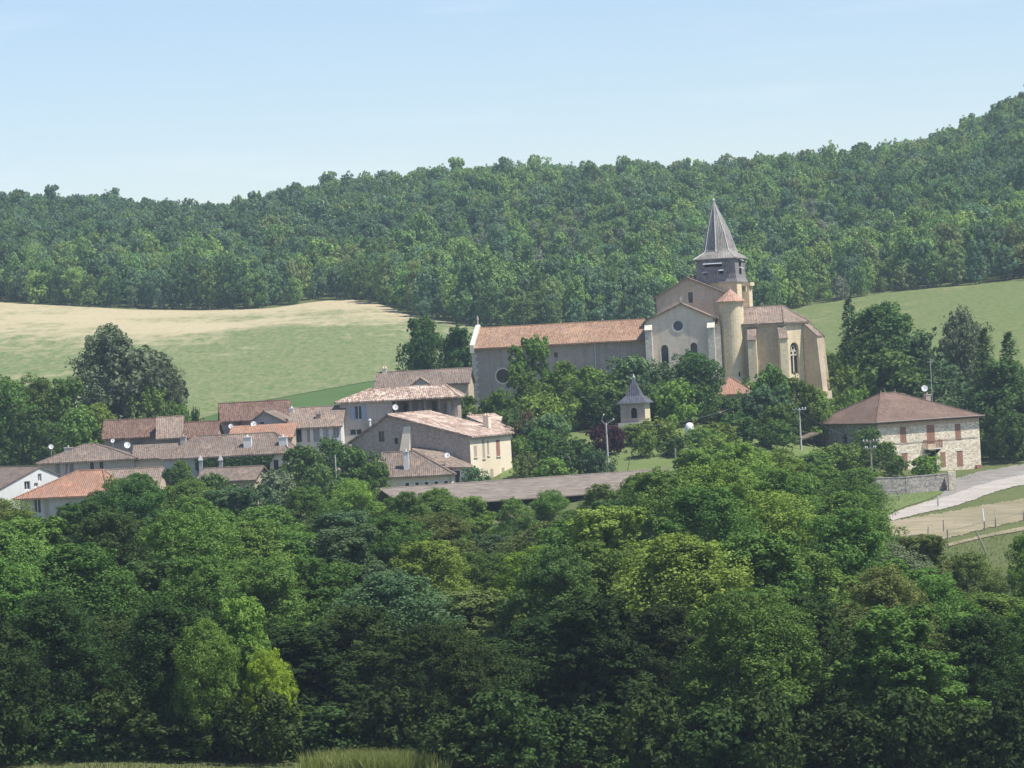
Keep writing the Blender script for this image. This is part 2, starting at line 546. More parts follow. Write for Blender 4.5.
class MB:
    def __init__(s):
        s.v, s.f, s.uv = [], [], []

    def poly(s, pts, uv=None):
        i = len(s.v)
        s.v += [tuple(p) for p in pts]
        s.f.append(tuple(range(i, i + len(pts))))
        s.uv.append(uv)

    def box(s, x0, x1, y0, y1, z0, z1):
        i = len(s.v)
        s.v += [(x0, y0, z0), (x1, y0, z0), (x1, y1, z0), (x0, y1, z0), (x0, y0, z1), (x1, y0, z1), (x1, y1, z1), (x0, y1, z1)]
        for q in ((0, 3, 2, 1), (4, 5, 6, 7), (0, 1, 5, 4), (1, 2, 6, 5), (2, 3, 7, 6), (3, 0, 4, 7)):
            s.f.append(tuple(i + a for a in q))
            s.uv.append(None)
        return s

    def hexa(s, bot, top):
        """any prism: two rings of equal length, bottom counter-clockwise seen from above"""
        n = len(bot)
        i = len(s.v)
        s.v += [tuple(p) for p in bot] + [tuple(p) for p in top]
        s.f.append(tuple(i + n - 1 - a for a in range(n)))
        s.f.append(tuple(i + n + a for a in range(n)))
        s.uv += [None, None]
        for a in range(n):
            b = (a + 1) % n
            s.f.append((i + a, i + b, i + n + b, i + n + a))
            s.uv.append(None)
        return s

    def tube(s, pts, rad, n=8):
        pts = [Vector(p) for p in pts]
        if not isinstance(rad, (list, tuple)):
            rad = [rad] * len(pts)
        base = len(s.v)
        for k, p in enumerate(pts):
            d = (pts[min(k + 1, len(pts) - 1)] - pts[max(k - 1, 0)]).normalized()
            a = d.cross(Vector((0, 0, 1)))
            if a.length < .05:
                a = d.cross(Vector((1, 0, 0)))
            a.normalize()
            b = d.cross(a)
            for j in range(n):
                t = 2 * math.pi * j / n
                s.v.append(tuple(p + (a * math.cos(t) + b * math.sin(t)) * rad[k]))
        for k in range(len(pts) - 1):
            for j in range(n):
                a0 = base + k * n + j
                a1 = base + k * n + (j + 1) % n
                s.f.append((a0, a0 + n, a1 + n, a1))
                s.uv.append(None)
        s.f.append(tuple(base + j for j in range(n)))
        s.f.append(tuple(base + (len(pts) - 1) * n + n - 1 - j for j in range(n)))
        s.uv += [None, None]
        return s

    def lathe(s, cx, cy, prof, n=16, rot=0.0):
        """prof: list of (r, z) from bottom to top"""
        base = len(s.v)
        for r, z in prof:
            for j in range(n):
                t = rot + 2 * math.pi * j / n
                s.v.append((cx + r * math.cos(t), cy + r * math.sin(t), z))
        for k in range(len(prof) - 1):
            for j in range(n):
                a0 = base + k * n + j
                a1 = base + k * n + (j + 1) % n
                s.f.append((a0, a1, a1 + n, a0 + n))
                s.uv.append('auto')
        s.f.append(tuple(base + n - 1 - j for j in range(n)))
        s.f.append(tuple(base + (len(prof) - 1) * n + j for j in range(n)))
        s.uv += [None, None]
        return s

    def build(s, name, mat, parent=None, smooth=False, bevel=0):
        me = bpy.data.meshes.new(name)
        me.from_pydata(s.v, [], s.f)
        me.validate()
        bm = bmesh.new()
        bm.from_mesh(me)
        bmesh.ops.recalc_face_normals(bm, faces=bm.faces[:])
        bm.to_mesh(me)
        bm.free()
        # slope-aligned coordinates in metres for tiled surfaces
        uvl = me.uv_layers.new(name='UVMap')
        for p in me.polygons:
            n = p.normal
            if abs(n.z) > .995:
                ax, dn = Vector((1, 0, 0)), Vector((0, 1, 0))
            else:
                ax = Vector((0, 0, 1)).cross(n).normalized()
                dn = n.cross(ax)
            for li in p.loop_indices:
                co = me.vertices[me.loops[li].vertex_index].co
                uvl.data[li].uv = (co.dot(ax), co.dot(dn))
            p.use_smooth = smooth
        me.materials.append(mat)
        o = bpy.data.objects.new(name, me)
        C.objects.link(o)
        if parent is not None:
            o.parent = parent
        if bevel:
            b = o.modifiers.new('bevel', 'BEVEL')
            b.width = bevel
            b.segments = 1
            b.limit_method = 'ANGLE'
        return o


def arch_pts(a0, a1, z0, z1, arch):
    if not arch:
        return [(a0, z0), (a1, z0), (a1, z1), (a0, z1)]
    c, r = (a0 + a1) / 2, (a1 - a0) / 2
    if arch == 'round':
        zc = (z0 + z1) / 2
        return [(c + r * math.cos(t), zc + r * math.sin(t)) for t in [2 * math.pi * k / 20 for k in range(20)]]
    rise = r * (1.25 if arch == 'gothic' else 1.0)
    pts = [(a0, z0), (a1, z0)]
    for k in range(9):
        t = math.pi * k / 8
        x = math.cos(t)
        z = math.sin(t)
        if arch == 'gothic':
            z = z ** .8
        pts.append((c + r * x, z1 - rise + rise * z))
    return pts


class House:
    """corner: photo pixel of the front-left wall corner (or any named point) at distance D"""

    def __init__(s, name, label, cat, px, py, D, rz, group=None):
        s.p = W(px, py, D)
        s.rz = R(rz)
        s.o = thing(name, label, cat, s.p, s.rz, group)
        s.ca, s.sa = math.cos(s.rz), math.sin(s.rz)
        s.wallmb = MB()
        s.nwin = []

    def loc(s, w):
        d = w - s.p
        return Vector((d.x * s.ca + d.y * s.sa, -d.x * s.sa + d.y * s.ca, d.z))

    def world(s, x, y, z=0):
        return Vector((s.p.x + x * s.ca - y * s.sa, s.p.y + x * s.sa + y * s.ca, s.p.z + z))

    def ray(s, px, py):
        c = s.loc(Vector((0, 0, ZC)))
        e = s.loc(W(px, py, 500.0))
        return c, e - c

    def fr(s, px, py, y=0.0):
        """x, z on the local plane y"""
        c, d = s.ray(px, py)
        t = (y - c.y) / d.y
        p = c + d * t
        return p.x, p.z

    def sd(s, px, py, x=0.0):
        """y, z on the local plane x"""
        c, d = s.ray(px, py)
        t = (x - c.x) / d.x
        p = c + d * t
        return p.y, p.z

    def ground(s, x0, x1, y0, y1):
        return min(T(*s.world(x, y).xy) for x in (x0, x1) for y in (y0, y1)) - s.p.z - .4

    def panel(s, mb, face, at, outline, holes, depth=.28):
        """wall face with real openings and reveals. face: f b l r"""
        def P(a, z, d=0.0):
            if face == 'f':
                return (a, at + d, z)
            if face == 'b':
                return (a, at - d, z)
            if face == 'l':
                return (at + d, a, z)
            return (at - d, a, z)
        loops = [[Vector((a, z, 0)) for a, z in outline]]
        for h in holes:
            loops.append([Vector((a, z, 0)) for a, z in h])
        flat = [p for l in loops for p in l]
        tri = tessellate_polygon(loops)
        for t in tri:
            mb.poly([P(flat[i].x, flat[i].y) for i in t])
        for h in holes:
            n = len(h)
            for k in range(n):
                a, b = h[k], h[(k + 1) % n]
                mb.poly([P(*a), P(*b), P(*b, depth), P(*a, depth)])

    def pane(s, face, at, hole, depth, mat, name='window', frame=None, bars=True, fw=.07, parent=None):
        def P(a, z, d=0.0):
            if face == 'f':
                return (a, at + d, z)
            if face == 'b':
                return (a, at - d, z)
            if face == 'l':
                return (at + d, a, z)
            return (at - d, a, z)
        a0, a1 = min(p[0] for p in hole), max(p[0] for p in hole)
        z0, z1 = min(p[1] for p in hole), max(p[1] for p in hole)
        g = MB()
        g.poly([P(a, z, depth) for a, z in hole])
        if frame is None:
            return g.build(name, mat, parent or s.o)
        fm = MB()

        def bar(b0, b1, c0, c1):
            pts = [P(b0, c0, depth - .06), P(b1, c0, depth - .06), P(b1, c0, depth - .01), P(b0, c0, depth - .01)]
            pt2 = [P(b0, c1, depth - .06), P(b1, c1, depth - .06), P(b1, c1, depth - .01), P(b0, c1, depth - .01)]
            fm.hexa(pts, pt2)
        bar(a0, a0 + fw, z0, z1)
        bar(a1 - fw, a1, z0, z1)
        bar(a0 + fw, a1 - fw, z0, z0 + fw)
        bar(a0 + fw, a1 - fw, z1 - fw, z1)
        if bars:
            c = (a0 + a1) / 2
            bar(c - fw / 2, c + fw / 2, z0 + fw, z1 - fw)
        f = fm.build(name, frame, parent or s.o)
        g.build('pane', mat, f)
        return f

    def boxon(s, face, at, a0, a1, z0, z1, out0, out1, mat, name, parent=None, label=None):
        """box standing proud of a wall face from out0 to out1 (outward)"""
        b = MB()
        if face == 'f':
            b.box(a0, a1, at - out1, at - out0, z0, z1)
        elif face == 'b':
            b.box(a0, a1, at + out0, at + out1, z0, z1)
        elif face == 'l':
            b.box(at - out1, at - out0, a0, a1, z0, z1)
        else:
            b.box(at + out0, at + out1, a0, a1, z0, z1)
        o = b.build(name, mat, parent or s.o)
        if label:
            o['label'] = label
        return o

    def body(s, x0, x1, y0, y1, ze, wins=(), zb=None, gf=None, gs=None, mats=None, mat='cream', name='wall', zef=None, gfx=None, gsy=None, depth=.28, zb_pad=0):
        """box walls. gf: apex height of front/back gables at x=gfx; gs: apex of side gables at y=gsy.
        wins: (face, centre a, centre z, w, h, kind, arch)"""
        if zb is None:
            zb = s.ground(x0, x1, y0, y1)
        holes = {'f': [], 'b': [], 'l': [], 'r': []}
        at = {'f': y0, 'b': y1, 'l': x0, 'r': x1}
        todo = []
        for w in wins:
            face, a, z, ww, hh, kind = w[:6]
            arch = w[6] if len(w) > 6 else None
            h = arch_pts(a - ww / 2, a + ww / 2, z - hh / 2, z + hh / 2, arch)
            holes[face].append(h)
            todo.append((face, h, kind, a, z, ww, hh))
        gx = (x0 + x1) / 2 if gfx is None else gfx
        gy = (y0 + y1) / 2 if gsy is None else gsy
        of = [(x0, zb), (x1, zb), (x1, ze)] + ([(gx, gf)] if gf else []) + [(x0, ze)]
        os_ = [(y0, zb), (y1, zb), (y1, ze)] + ([(gy, gs)] if gs else []) + [(y0, ze)]
        mm = mats or {}
        groups = {}
        for face, outl in (('f', of), ('b', of), ('l', os_), ('r', os_)):
            key = mm.get(face, mat)
            if mm and sum(1 for q in 'fblr' if mm.get(q, mat) == key) == 2 and mm.get({'f': 'b', 'b': 'f', 'l': 'r', 'r': 'l'}[face], mat) == key:
                key = key + '|' + face
            groups.setdefault(key, MB())
            s.panel(groups[key], face, at[face], outl, holes[face], depth)
        walls = None
        for key, mb in groups.items():
            o = mb.build(name, MAT[key.split('|')[0]], s.o)
            walls = walls or o
        for face, h, kind, a, z, ww, hh in todo:
            A = at[face]
            if kind == 'dark':
                s.pane(face, A, h, depth - .03, MAT['glass'])
            elif kind == 'open':
                s.pane(face, A, h, depth - .03, MAT['black'], name='opening')
            elif kind == 'blueglass':
                s.pane(face, A, h, depth - .03, MAT['glass_blue'], frame=None)
            elif kind.startswith('glass'):
                s.pane(face, A, h, depth - .03, MAT['glass'], frame=MAT['white_paint'])
                if kind == 'glass_blue':
                    s.shutters(face, A, a, z, ww, hh, 'blue_paint')
                elif kind == 'glass_white':
                    s.shutters(face, A, a, z, ww, hh, 'white_paint')
            elif kind in ('brown', 'tan', 'white'):
                # closed pair of shutters lying in the opening
                mt = MAT[kind + '_paint']
                for q in (-1, 1):
                    aa = sorted((a + q * .01, a + q * (ww / 2 - .01)))
                    s.boxon(face, A, aa[0], aa[1], z - hh / 2 + .01, z + hh / 2 - .01, -.08, -.02, mt, 'shutter')
                # battens across
        return walls

    def shutters(s, face, A, a, z, ww, hh, mat):
        for q in (-1, 1):
            c = a + q * (ww / 2 + ww * .27)
            b = s.boxon(face, A, c - ww * .25, c + ww * .25, z - hh / 2, z + hh / 2, .01, .05, MAT[mat], 'shutter')

    def roof(s, verts, faces, mat, thick=.22, name='roof', ridges=(), rmat=None):
        """one closed roof slab from its top faces"""
        v = [Vector(p) for p in verts]
        n = len(v)
        mb = MB()
        mb.v = [tuple(p) for p in v] + [(p.x, p.y, p.z - thick) for p in v]
        edges = {}
        for f in faces:
            mb.f.append(tuple(f))
            mb.f.append(tuple(i + n for i in reversed(f)))
            for k in range(len(f)):
                a, b = f[k], f[(k + 1) % len(f)]
                edges[(a, b)] = 1
        for (a, b) in list(edges):
            if (b, a) not in edges:
                mb.f.append((b, a, a + n, b + n))
        o = mb.build(name, MAT[mat], s.o)
        if ridges:
            rm = MB()
            for a, b in ridges:
                A, B = v[a], v[b]
                L = (B - A).length
                k = max(2, int(L / .45))
                pts, rad = [], []
                for i in range(k):
                    p = A.lerp(B, i / k)
                    q = A.lerp(B, (i + .97) / k)
                    pts += [p, q]
                    rad += [.125, .10]
                rm.tube(pts, rad, 6)
            rm.build('ridge_tiles', rmat or MAT[mat], o)
        return o

    def gable_x(s, x0, x1, y0, y1, ze, zr, mat, oh=.4, ohs=.3, ry=None, thick=.2, **k):
        """ridge along x"""
        ry = (y0 + y1) / 2 if ry is None else ry
        sf = (zr - ze) / (ry - y0)
        sb = (zr - ze) / (y1 - ry)
        t = thick
        V = [(x0 - ohs, y0 - oh, ze - sf * oh + t), (x1 + ohs, y0 - oh, ze - sf * oh + t), (x1 + ohs, ry, zr + t), (x0 - ohs, ry, zr + t),
             (x1 + ohs, y1 + oh, ze - sb * oh + t), (x0 - ohs, y1 + oh, ze - sb * oh + t)]
        return s.roof(V, [(0, 1, 2, 3), (3, 2, 4, 5)], mat, thick - .01, ridges=[(3, 2)], **k)

    def gable_y(s, x0, x1, y0, y1, ze, zr, mat, oh=.4, ohs=.3, rx=None, thick=.2, **k):
        rx = (x0 + x1) / 2 if rx is None else rx
        sl = (zr - ze) / (rx - x0)
        sr = (zr - ze) / (x1 - rx)
        t = thick
        V = [(x0 - oh, y0 - ohs, ze - sl * oh + t), (rx, y0 - ohs, zr + t), (rx, y1 + ohs, zr + t), (x0 - oh, y1 + ohs, ze - sl * oh + t),
             (x1 + oh, y0 - ohs, ze - sr * oh + t), (x1 + oh, y1 + ohs, ze - sr * oh + t)]
        return s.roof(V, [(0, 1, 2, 3), (1, 4, 5, 2)], mat, thick - .01, ridges=[(1, 2)], **k)

    def hip(s, x0, x1, y0, y1, ze, zr, mat, oh=.45, r0=None, r1=None, ry=None, thick=.2, **k):
        """ridge along x from r0 to r1"""
        ry = (y0 + y1) / 2 if ry is None else ry
        r0 = x0 + (y1 - y0) / 2 if r0 is None else r0
        r1 = x1 - (y1 - y0) / 2 if r1 is None else r1
        ez = ze - (zr - ze) / max(ry - y0, .1) * oh + thick
        V = [(x0 - oh, y0 - oh, ez), (x1 + oh, y0 - oh, ez), (x1 + oh, y1 + oh, ez), (x0 - oh, y1 + oh, ez), (r0, ry, zr + thick), (r1, ry, zr + thick)]
        return s.roof(V, [(0, 1, 5, 4), (1, 2, 5), (2, 3, 4, 5), (3, 0, 4)], mat, thick - .01, ridges=[(4, 5), (0, 4), (1, 5), (2, 5), (3, 4)], **k)

    def chimney(s, roof, x, y, z0, z1, w=.7, d=.5, mat='greywall', pots=1):
        b = MB()
        b.box(x - w / 2, x + w / 2, y - d / 2, y + d / 2, z0, z1)
        b.box(x - w / 2 - .06, x + w / 2 + .06, y - d / 2 - .06, y + d / 2 + .06, z1 + .002, z1 + .1)
        for k in range(pots):
            xx = x + (k - (pots - 1) / 2) * .35
            b.lathe(xx, y, [(.12, z1 + .102), (.10, z1 + .35)], 8)
        return b.build('chimney', MAT[mat], roof)

    def dish(s, x, y, z, r=.45, yaw=0.0, mast=.6, parent=None):
        """offset satellite dish on a short mast, facing up to the south"""
        r *= .7
        b = MB()
        b.tube([(x, y, z - mast), (x, y, z)], .03, 6)
        mt = b.build('satellite_dish', MAT['metal'], parent or s.o)
        d = MB()
        n = 16
        rings = 4
        rot = Matrix.Rotation(yaw, 3, 'Z') @ Matrix.Rotation(R(66), 3, 'X')
        base = []
        for q in range(rings + 1):
            rr = r * q / rings
            ring = []
            for j in range(n):
                t = 2 * math.pi * j / n
                p = rot @ Vector((rr * math.cos(t), 0, 0)) if False else rot @ Vector((rr * math.cos(t), rr * math.sin(t) * 1.08, .28 * r * (q / rings) ** 2))
                ring.append(p + Vector((x, y - .12, z)))
            base.append(ring)
        for q in range(rings):
            for j in range(n):
                k = (j + 1) % n
                d.poly([base[q][j], base[q][k], base[q + 1][k], base[q + 1][j]])
        o = d.build('reflector', MAT['dish'], mt, smooth=True)
        md = o.modifiers.new('thick', 'SOLIDIFY')
        md.thickness = .02
        a = MB()
        tip = rot @ Vector((0, -r * .35, r * 1.1)) + Vector((x, y - .12, z))
        low = rot @ Vector((0, -r * 1.0, r * .28)) + Vector((x, y - .12, z))
        a.tube([low, tip], .015, 5)
        a.lathe(tip.x, tip.y, [(.05, tip.z - .05), (.05, tip.z + .05)], 6)
        a.build('receiver_arm', MAT['metal'], mt)
        return mt


# ------------------------------------------------------------------ terrain
def make_terrain():
    V, Q = [], []
    nr, nc = TG.shape
    for i in range(nr):
        y = float(np.interp(_ts[i], np.arange(len(TD)), TD))
        for j, u in enumerate(_us):
            x = u / F * max(y, 20.0)
            if y > 1300:
                x *= 1 + (y - 1300) / 700
            if j in (0, len(_us) - 1):
                x += math.copysign(60 + y * .5, u)
            V.append((x, y, ZC + TG[i, j]))
    for i in range(nr - 1):
        for j in range(nc - 1):
            a = i * nc + j
            Q.append((a, a + 1, a + nc + 1, a + nc))
    me = fast_mesh('ground', V, Q, smooth=True)
    me.materials.append(G_GRASS)
    o = bpy.data.objects.new('ground', me)
    C.objects.link(o)
    tag(o, kind='structure')
    return o


make_terrain()


def sample(pts, t):
    xs = [0.0]
    for a, b in zip(pts, pts[1:]):
        xs.append(xs[-1] + math.hypot(b[0] - a[0], b[1] - a[1]))
    L = xs[-1] * t
    return float(np.interp(L, xs, [p[0] for p in pts])), float(np.interp(L, xs, [p[1] for p in pts]))


def loft(name, top, bot, nu, nv, off, mat, rag=0.0):
    """sheet lying on the ground between two outlines of its near and far edges"""
    V, Q = [], []
    for j in range(nv + 1):
        for i in range(nu + 1):
            a = sample(top, i / nu)
            b = sample(bot, i / nu)
            A = hit(*a)
            B = hit(*b)
            t = j / nv
            if rag:
                e_ = rag * (math.sin(i * 1.7 + j * .3) + math.sin(i * .61 + 2) + math.sin(i * 3.3))
                t += (e_ if j in (0, nv) else 0) / nv * .5
            x, y = A.x + (B.x - A.x) * t, A.y + (B.y - A.y) * t
            V.append((x, y, T(x, y) + off))
    for j in range(nv):
        for i in range(nu):
            a = j * (nu + 1) + i
            Q.append((a, a + nu + 1, a + nu + 2, a + 1))
    me = fast_mesh(name, V, Q, smooth=True)
    me.materials.append(mat)
    o = bpy.data.objects.new(name, me)
    C.objects.link(o)
    if me.polygons[0].normal.z < 0:
        me.flip_normals()
    return tag(o, kind='structure')


loft('stubble_field', [(-60, 300), (0, 303), (60, 306), (130, 310), (200, 311), (270, 309), (310, 303), (345, 299), (385, 306), (415, 318), (450, 322), (490, 328)],
     [(-60, 445), (60, 443), (150, 435), (205, 418), (260, 402), (330, 389), (375, 381), (400, 377), (425, 372), (450, 366), (490, 358)], 60, 40, .12, G_FIELD)
loft('crop_strip', [(205, 417.3), (260, 402.3), (330, 389.3), (375, 381.3), (400, 377.3), (425, 372.3), (490, 358.5)],
     [(200, 434), (260, 424), (330, 412), (375, 402), (400, 396), (425, 392), (490, 385)], 30, 8, .10, G_DEEP)
loft('hill_meadow', [(790, 309), (830, 303), (880, 294), (940, 288), (1024, 281), (1090, 277)],
     [(790, 395), (830, 395), (880, 395), (940, 395), (1024, 400), (1090, 400)], 40, 40, .12, G_MEADOW)
loft('garden_lawn', [(500, 436), (560, 432), (610, 428), (660, 426), (730, 422), (860, 418)], [(500, 492), (560, 490), (610, 486), (660, 484), (730, 482), (860, 484)], 30, 20, .06, G_LAWN)
loft('churchyard_lawn', [(735, 404), (800, 400), (850, 396)], [(735, 421), (800, 418), (850, 414)], 16, 10, .06, G_LAWN)
loft('driveway', [(884, 517), (905, 509), (928, 502), (950, 496), (975, 487), (1000, 480), (1030, 474), (1070, 468)],
     [(893, 521), (925, 513), (950, 508), (975, 500), (990, 494), (1010, 488), (1030, 484), (1070, 478)], 110, 8, .075, G_ROAD, .35)
loft('gravel_yard', [(944, 494), (950, 484), (960, 477), (985, 471), (1010, 467), (1060, 460)],
     [(930, 502), (950, 497), (975, 488), (1000, 481), (1030, 475), (1070, 469)], 40, 8, .06, G_YARD, .5)
loft('bare_earth', [(888, 522), (925, 516), (950, 512), (975, 507), (1024, 499), (1080, 494)],
     [(895, 548), (925, 543), (960, 536), (985, 529), (1024, 521), (1080, 514)], 110, 10, .05, G_SAND, .35)
loft('grass_verge', [(858, 491), (885, 490), (910, 489), (945, 492)], [(880, 516), (886, 516), (902, 508), (928, 500)], 12, 8, .055, G_LAWN)
loft('trodden_track', [(905, 549), (945, 545), (985, 535), (1024, 527), (1080, 520)], [(905, 552), (945, 548), (985, 538), (1024, 531), (1080, 525)], 24, 3, .075, G_SAND)

# ------------------------------------------------------------------ foliage
def leaves_at(P, Nn, size, rg, aspect=.62):
    """diamond leaf quads at P with normals Nn"""
    n = len(P)
    r = rg.normal(size=(n, 3))
    a = np.cross(Nn, r)
    a /= np.linalg.norm(a, axis=1, keepdims=True) + 1e-9
    b = np.cross(Nn, a)
    s = size * rg.uniform(.65, 1.35, size=(n, 1))
    V = np.empty((n, 4, 3))
    V[:, 0] = P - a * s
    V[:, 1] = P - b * s * aspect
    V[:, 2] = P + a * s
    V[:, 3] = P + b * s * aspect
    Q = np.arange(n * 4).reshape(n, 4)
    return V.reshape(-1, 3), Q


def unit(rg, n):
    v = rg.normal(size=(n, 3))
    return v / (np.linalg.norm(v, axis=1, keepdims=True) + 1e-9)


def crown_geo(seed, H, Rr, hb, nl, npf, nlf, leaf, shape='round', spread=.9, lob=.40):
    rg = np.random.default_rng(seed)
    cz = (H + hb) / 2
    hz = (H - hb) / 2
    lobes = []
    lean = rg.normal(size=2) * .18 * Rr
    for k in range(nl):
        f = (k + .5) / nl
        zt = -0.92 + 1.84 * f
        if shape == 'round':
            rr = math.sqrt(max(0, 1 - zt * zt)) * .9 + .1
        elif shape == 'tall':
            rr = (1 - max(0, zt) ** 2 * .75) * .8
        elif shape == 'cone':
            rr = (1 - (zt + 1) / 2) * .95 + .07
        elif shape == 'dome':
            rr = math.sqrt(max(0, 1 - max(0, zt) ** 2 * .9)) * (1 if zt > -.3 else .85)
        else:
            rr = .9
        ang = k * 2.39996 + rg.uniform(-.8, .8)
        big = rg.random() ** 1.5
        lr = Rr * lob * (.5 + .95 * big)
        if shape == 'cone':
            lr = Rr * lob * (.45 + .8 * rr)
        rad = max(0.0, rr * Rr - lr * .75) * rg.uniform(.45, 1.12) * spread
        ht = (zt + 1) / 2
        lobes.append((rad * math.cos(ang) + lean[0] * ht, rad * math.sin(ang) + lean[1] * ht, max(lr * .4, cz + zt * hz - lr * .55 * zt) + rg.normal() * .03 * H, lr))
    # top lobe
    lobes.append((0, 0, H - Rr * lob * .8, Rr * lob * .8))
    Vs, Qs, Ts = [], [], []
    off = 0
    for (lx, ly, lz, lr) in lobes:
        d = unit(rg, npf)
        d[:, 2] = d[:, 2] * .85 + .22
        lt = rg.uniform(-.18, .18)
        d /= np.linalg.norm(d, axis=1, keepdims=True)
        pr = lr * rg.uniform(.17, .42, size=npf)
        pc = np.array([lx, ly, lz]) + d * (lr * (.55 + .68 * rg.random(size=(npf, 1)) ** .8)) * np.array([1, 1, .95])
        for q in range(npf):
            m_ = max(8, int(nlf * (pr[q] / (lr * .3)) ** 1.6))
            dd = unit(rg, m_)
            dd = dd + d[q] * .55 + np.array([0, 0, .25])
            dd /= np.linalg.norm(dd, axis=1, keepdims=True)
            rr = pr[q] * rg.uniform(.6, 1.15, size=(m_, 1))
            P = pc[q] + dd * rr * np.array([1.0, 1.0, 1.12])
            nn = dd * .85 + rg.normal(size=(m_, 3)) * .42 + np.array([0, 0, .12])
            nn /= np.linalg.norm(nn, axis=1, keepdims=True)
            V, Q = leaves_at(P, nn, leaf, rg)
            Vs.append(V)
            Qs.append(Q + off)
            off += len(V)
            pt = rg.uniform(.2, .8)
            Ts.append(np.clip(pt + lt + rg.normal(size=m_) * .16, 0, 1))
    return np.concatenate(Vs), np.concatenate(Qs), np.concatenate(Ts), lobes


def trunk_mb(H, hb, lobes, r0, seed, limbs=9):
    rg = random.Random(seed)
    mb = MB()
    top = H * .8
    pts = [(0, 0, -.6)]
    x = y = 0
    for k in range(1, 6):
        z = top * k / 5
        x += rg.uniform(-.12, .12) * H / 12
        y += rg.uniform(-.12, .12) * H / 12
        pts.append((x, y, z))
    rad = [r0 * 1.25, r0, r0 * .8, r0 * .6, r0 * .4, r0 * .15]
    mb.tube(pts, rad, 8)
    ls = sorted(lobes, key=lambda l: l[2])[:limbs]
    for l in ls:
        z = max(hb * .6, min(l[2] - (abs(l[0]) + abs(l[1])) * .7, top * .8))
        t = z / top * 5
        i = min(int(t), 4)
        a = Vector(pts[i]).lerp(Vector(pts[i + 1]), t - i)
        e = Vector(l[:3])
        mid = a.lerp(e, .5) + Vector((0, 0, -.1 * (e - a).length))
        mb.tube([a, mid, e], [r0 * .42, r0 * .28, r0 * .08], 5)
    return mb


PROTO = {}


def proto(key, seed, H, Rr, hb, nl, npf, nlf, leaf, shape, r0, lob=.40, limbs=9, spread=.9):
    V, Q, Tn, lobes = crown_geo(seed, H, Rr, hb, nl, npf, nlf, leaf, shape, spread, lob)
    cm = fast_mesh('crown', V, Q, Tn)
    cm.materials.append(LEAF['mid'])
    t = trunk_mb(H, hb, lobes, r0, seed, limbs)
    tmp = t.build('trunk', BARK)
    tm = tmp.data
    bpy.data.objects.remove(tmp)
    ext = np.abs(V[:, :2]).max()
    w = float(np.percentile(np.abs(V[:, 0]), 98))
    PROTO.setdefault(key, []).append((cm, tm, float(np.percentile(V[:, 2], 99.7)), w))


def frond_geo(seed, H, Rr, hb, nwh, nbr, nlf, leaf, droop=.25, taper=1.0, irregular=.25):
    """conifer: whorls of drooping boughs"""
    rg = np.random.default_rng(seed)
    Vs, Qs, Ts, ends = [], [], [], []
    off = 0
    for k in range(nwh):
        f = k / (nwh - 1)
        z = hb + (H - hb) * f
        rr = Rr * (1 - f) ** taper * rg.uniform(1 - irregular, 1 + irregular * .4) + .25
        for b in range(nbr):
            ang = rg.uniform(0, 2 * math.pi)
            L = rr * rg.uniform(.65, 1.1)
            m_ = max(12, int(nlf * L / Rr))
            s_ = rg.uniform(.12, 1, size=(m_, 1)) ** .7 * L
            side = rg.normal(size=(m_, 1)) * .13 * (L * .6 + .8)
            dz = -droop * s_ ** 1.25 / max(L, .5) ** .25 + rg.normal(size=(m_, 1)) * .16 + .25 * s_
            ca, sa = math.cos(ang), math.sin(ang)
            P = np.concatenate([ca * s_ - sa * side, sa * s_ + ca * side, z + dz], axis=1)
            nn = np.tile(np.array([ca * .4, sa * .4, .7]), (m_, 1)) + rg.normal(size=(m_, 3)) * .4
            nn /= np.linalg.norm(nn, axis=1, keepdims=True)
            V, Q = leaves_at(P, nn, leaf, rg, .4)
            Vs.append(V)
            Qs.append(Q + off)
            off += len(V)
            Ts.append(np.clip(rg.uniform(.2, .8) + rg.normal(size=m_) * .15, 0, 1))
            ends.append((ca * L * .7, sa * L * .7, z, 1.0))
    return np.concatenate(Vs), np.concatenate(Qs), np.concatenate(Ts), ends


def proto_con(key, seed, H, Rr, hb, nwh, nbr, nlf, leaf, r0, **k):
    V, Q, Tn, ends = frond_geo(seed, H, Rr, hb, nwh, nbr, nlf, leaf, **k)
    cm = fast_mesh('crown', V, Q, Tn)
    cm.materials.append(LEAF['needle'])
    t = trunk_mb(H, hb, ends[::max(1, len(ends) // 10)], r0, seed, 9)
    tmp = t.build('trunk', BARK)
    tm = tmp.data
    bpy.data.objects.remove(tmp)
    w = float(np.percentile(np.abs(V[:, 0]), 97))
    PROTO.setdefault(key, []).append((cm, tm, float(V[:, 2].max()), w))


for s_ in range(5):
    proto('fg', 100 + s_, 14, 4.4, .2, (36, 28, 42, 32, 24)[s_], (34, 52, 30, 44, 60)[s_], (56, 50, 58, 50, 54)[s_], (.082, .098, .108, .086, .10)[s_], ('tall', 'round', 'tall', 'round', 'tall')[s_], .28,
          lob=(.30, .36, .27, .33, .40)[s_], limbs=14)
for s_ in range(4):
    proto('mid', 200 + s_, 8, 3.0, .3, 16, 30, 26, .125, ('round', 'dome', 'round', 'tall')[s_], .18, lob=.38)
for s_ in range(3):
    proto('shrub', 300 + s_, 3, 1.8, .0, 12, 20, 22, .10, 'dome', .06, lob=.42, limbs=5)
for s_ in range(3):
    proto('solid', 250 + s_, 8, 3.2, .2, 18, 30, 30, .13, ('dome', 'round', 'tall')[s_], .18, lob=.46, spread=.85)
for s_ in range(6):
    proto('hill', 400 + s_, 9, 3.6, .2, 13, 16, 22, .215, ('round', 'dome', 'tall', 'round', 'dome', 'cone')[s_], .18, lob=.42, limbs=5)
for s_ in range(2):
    proto('pine', 503 + s_, 12, 4.4, .3, 34, 30, 34, .12, ('cone', 'dome')[s_], .25, lob=.36, spread=1.0)
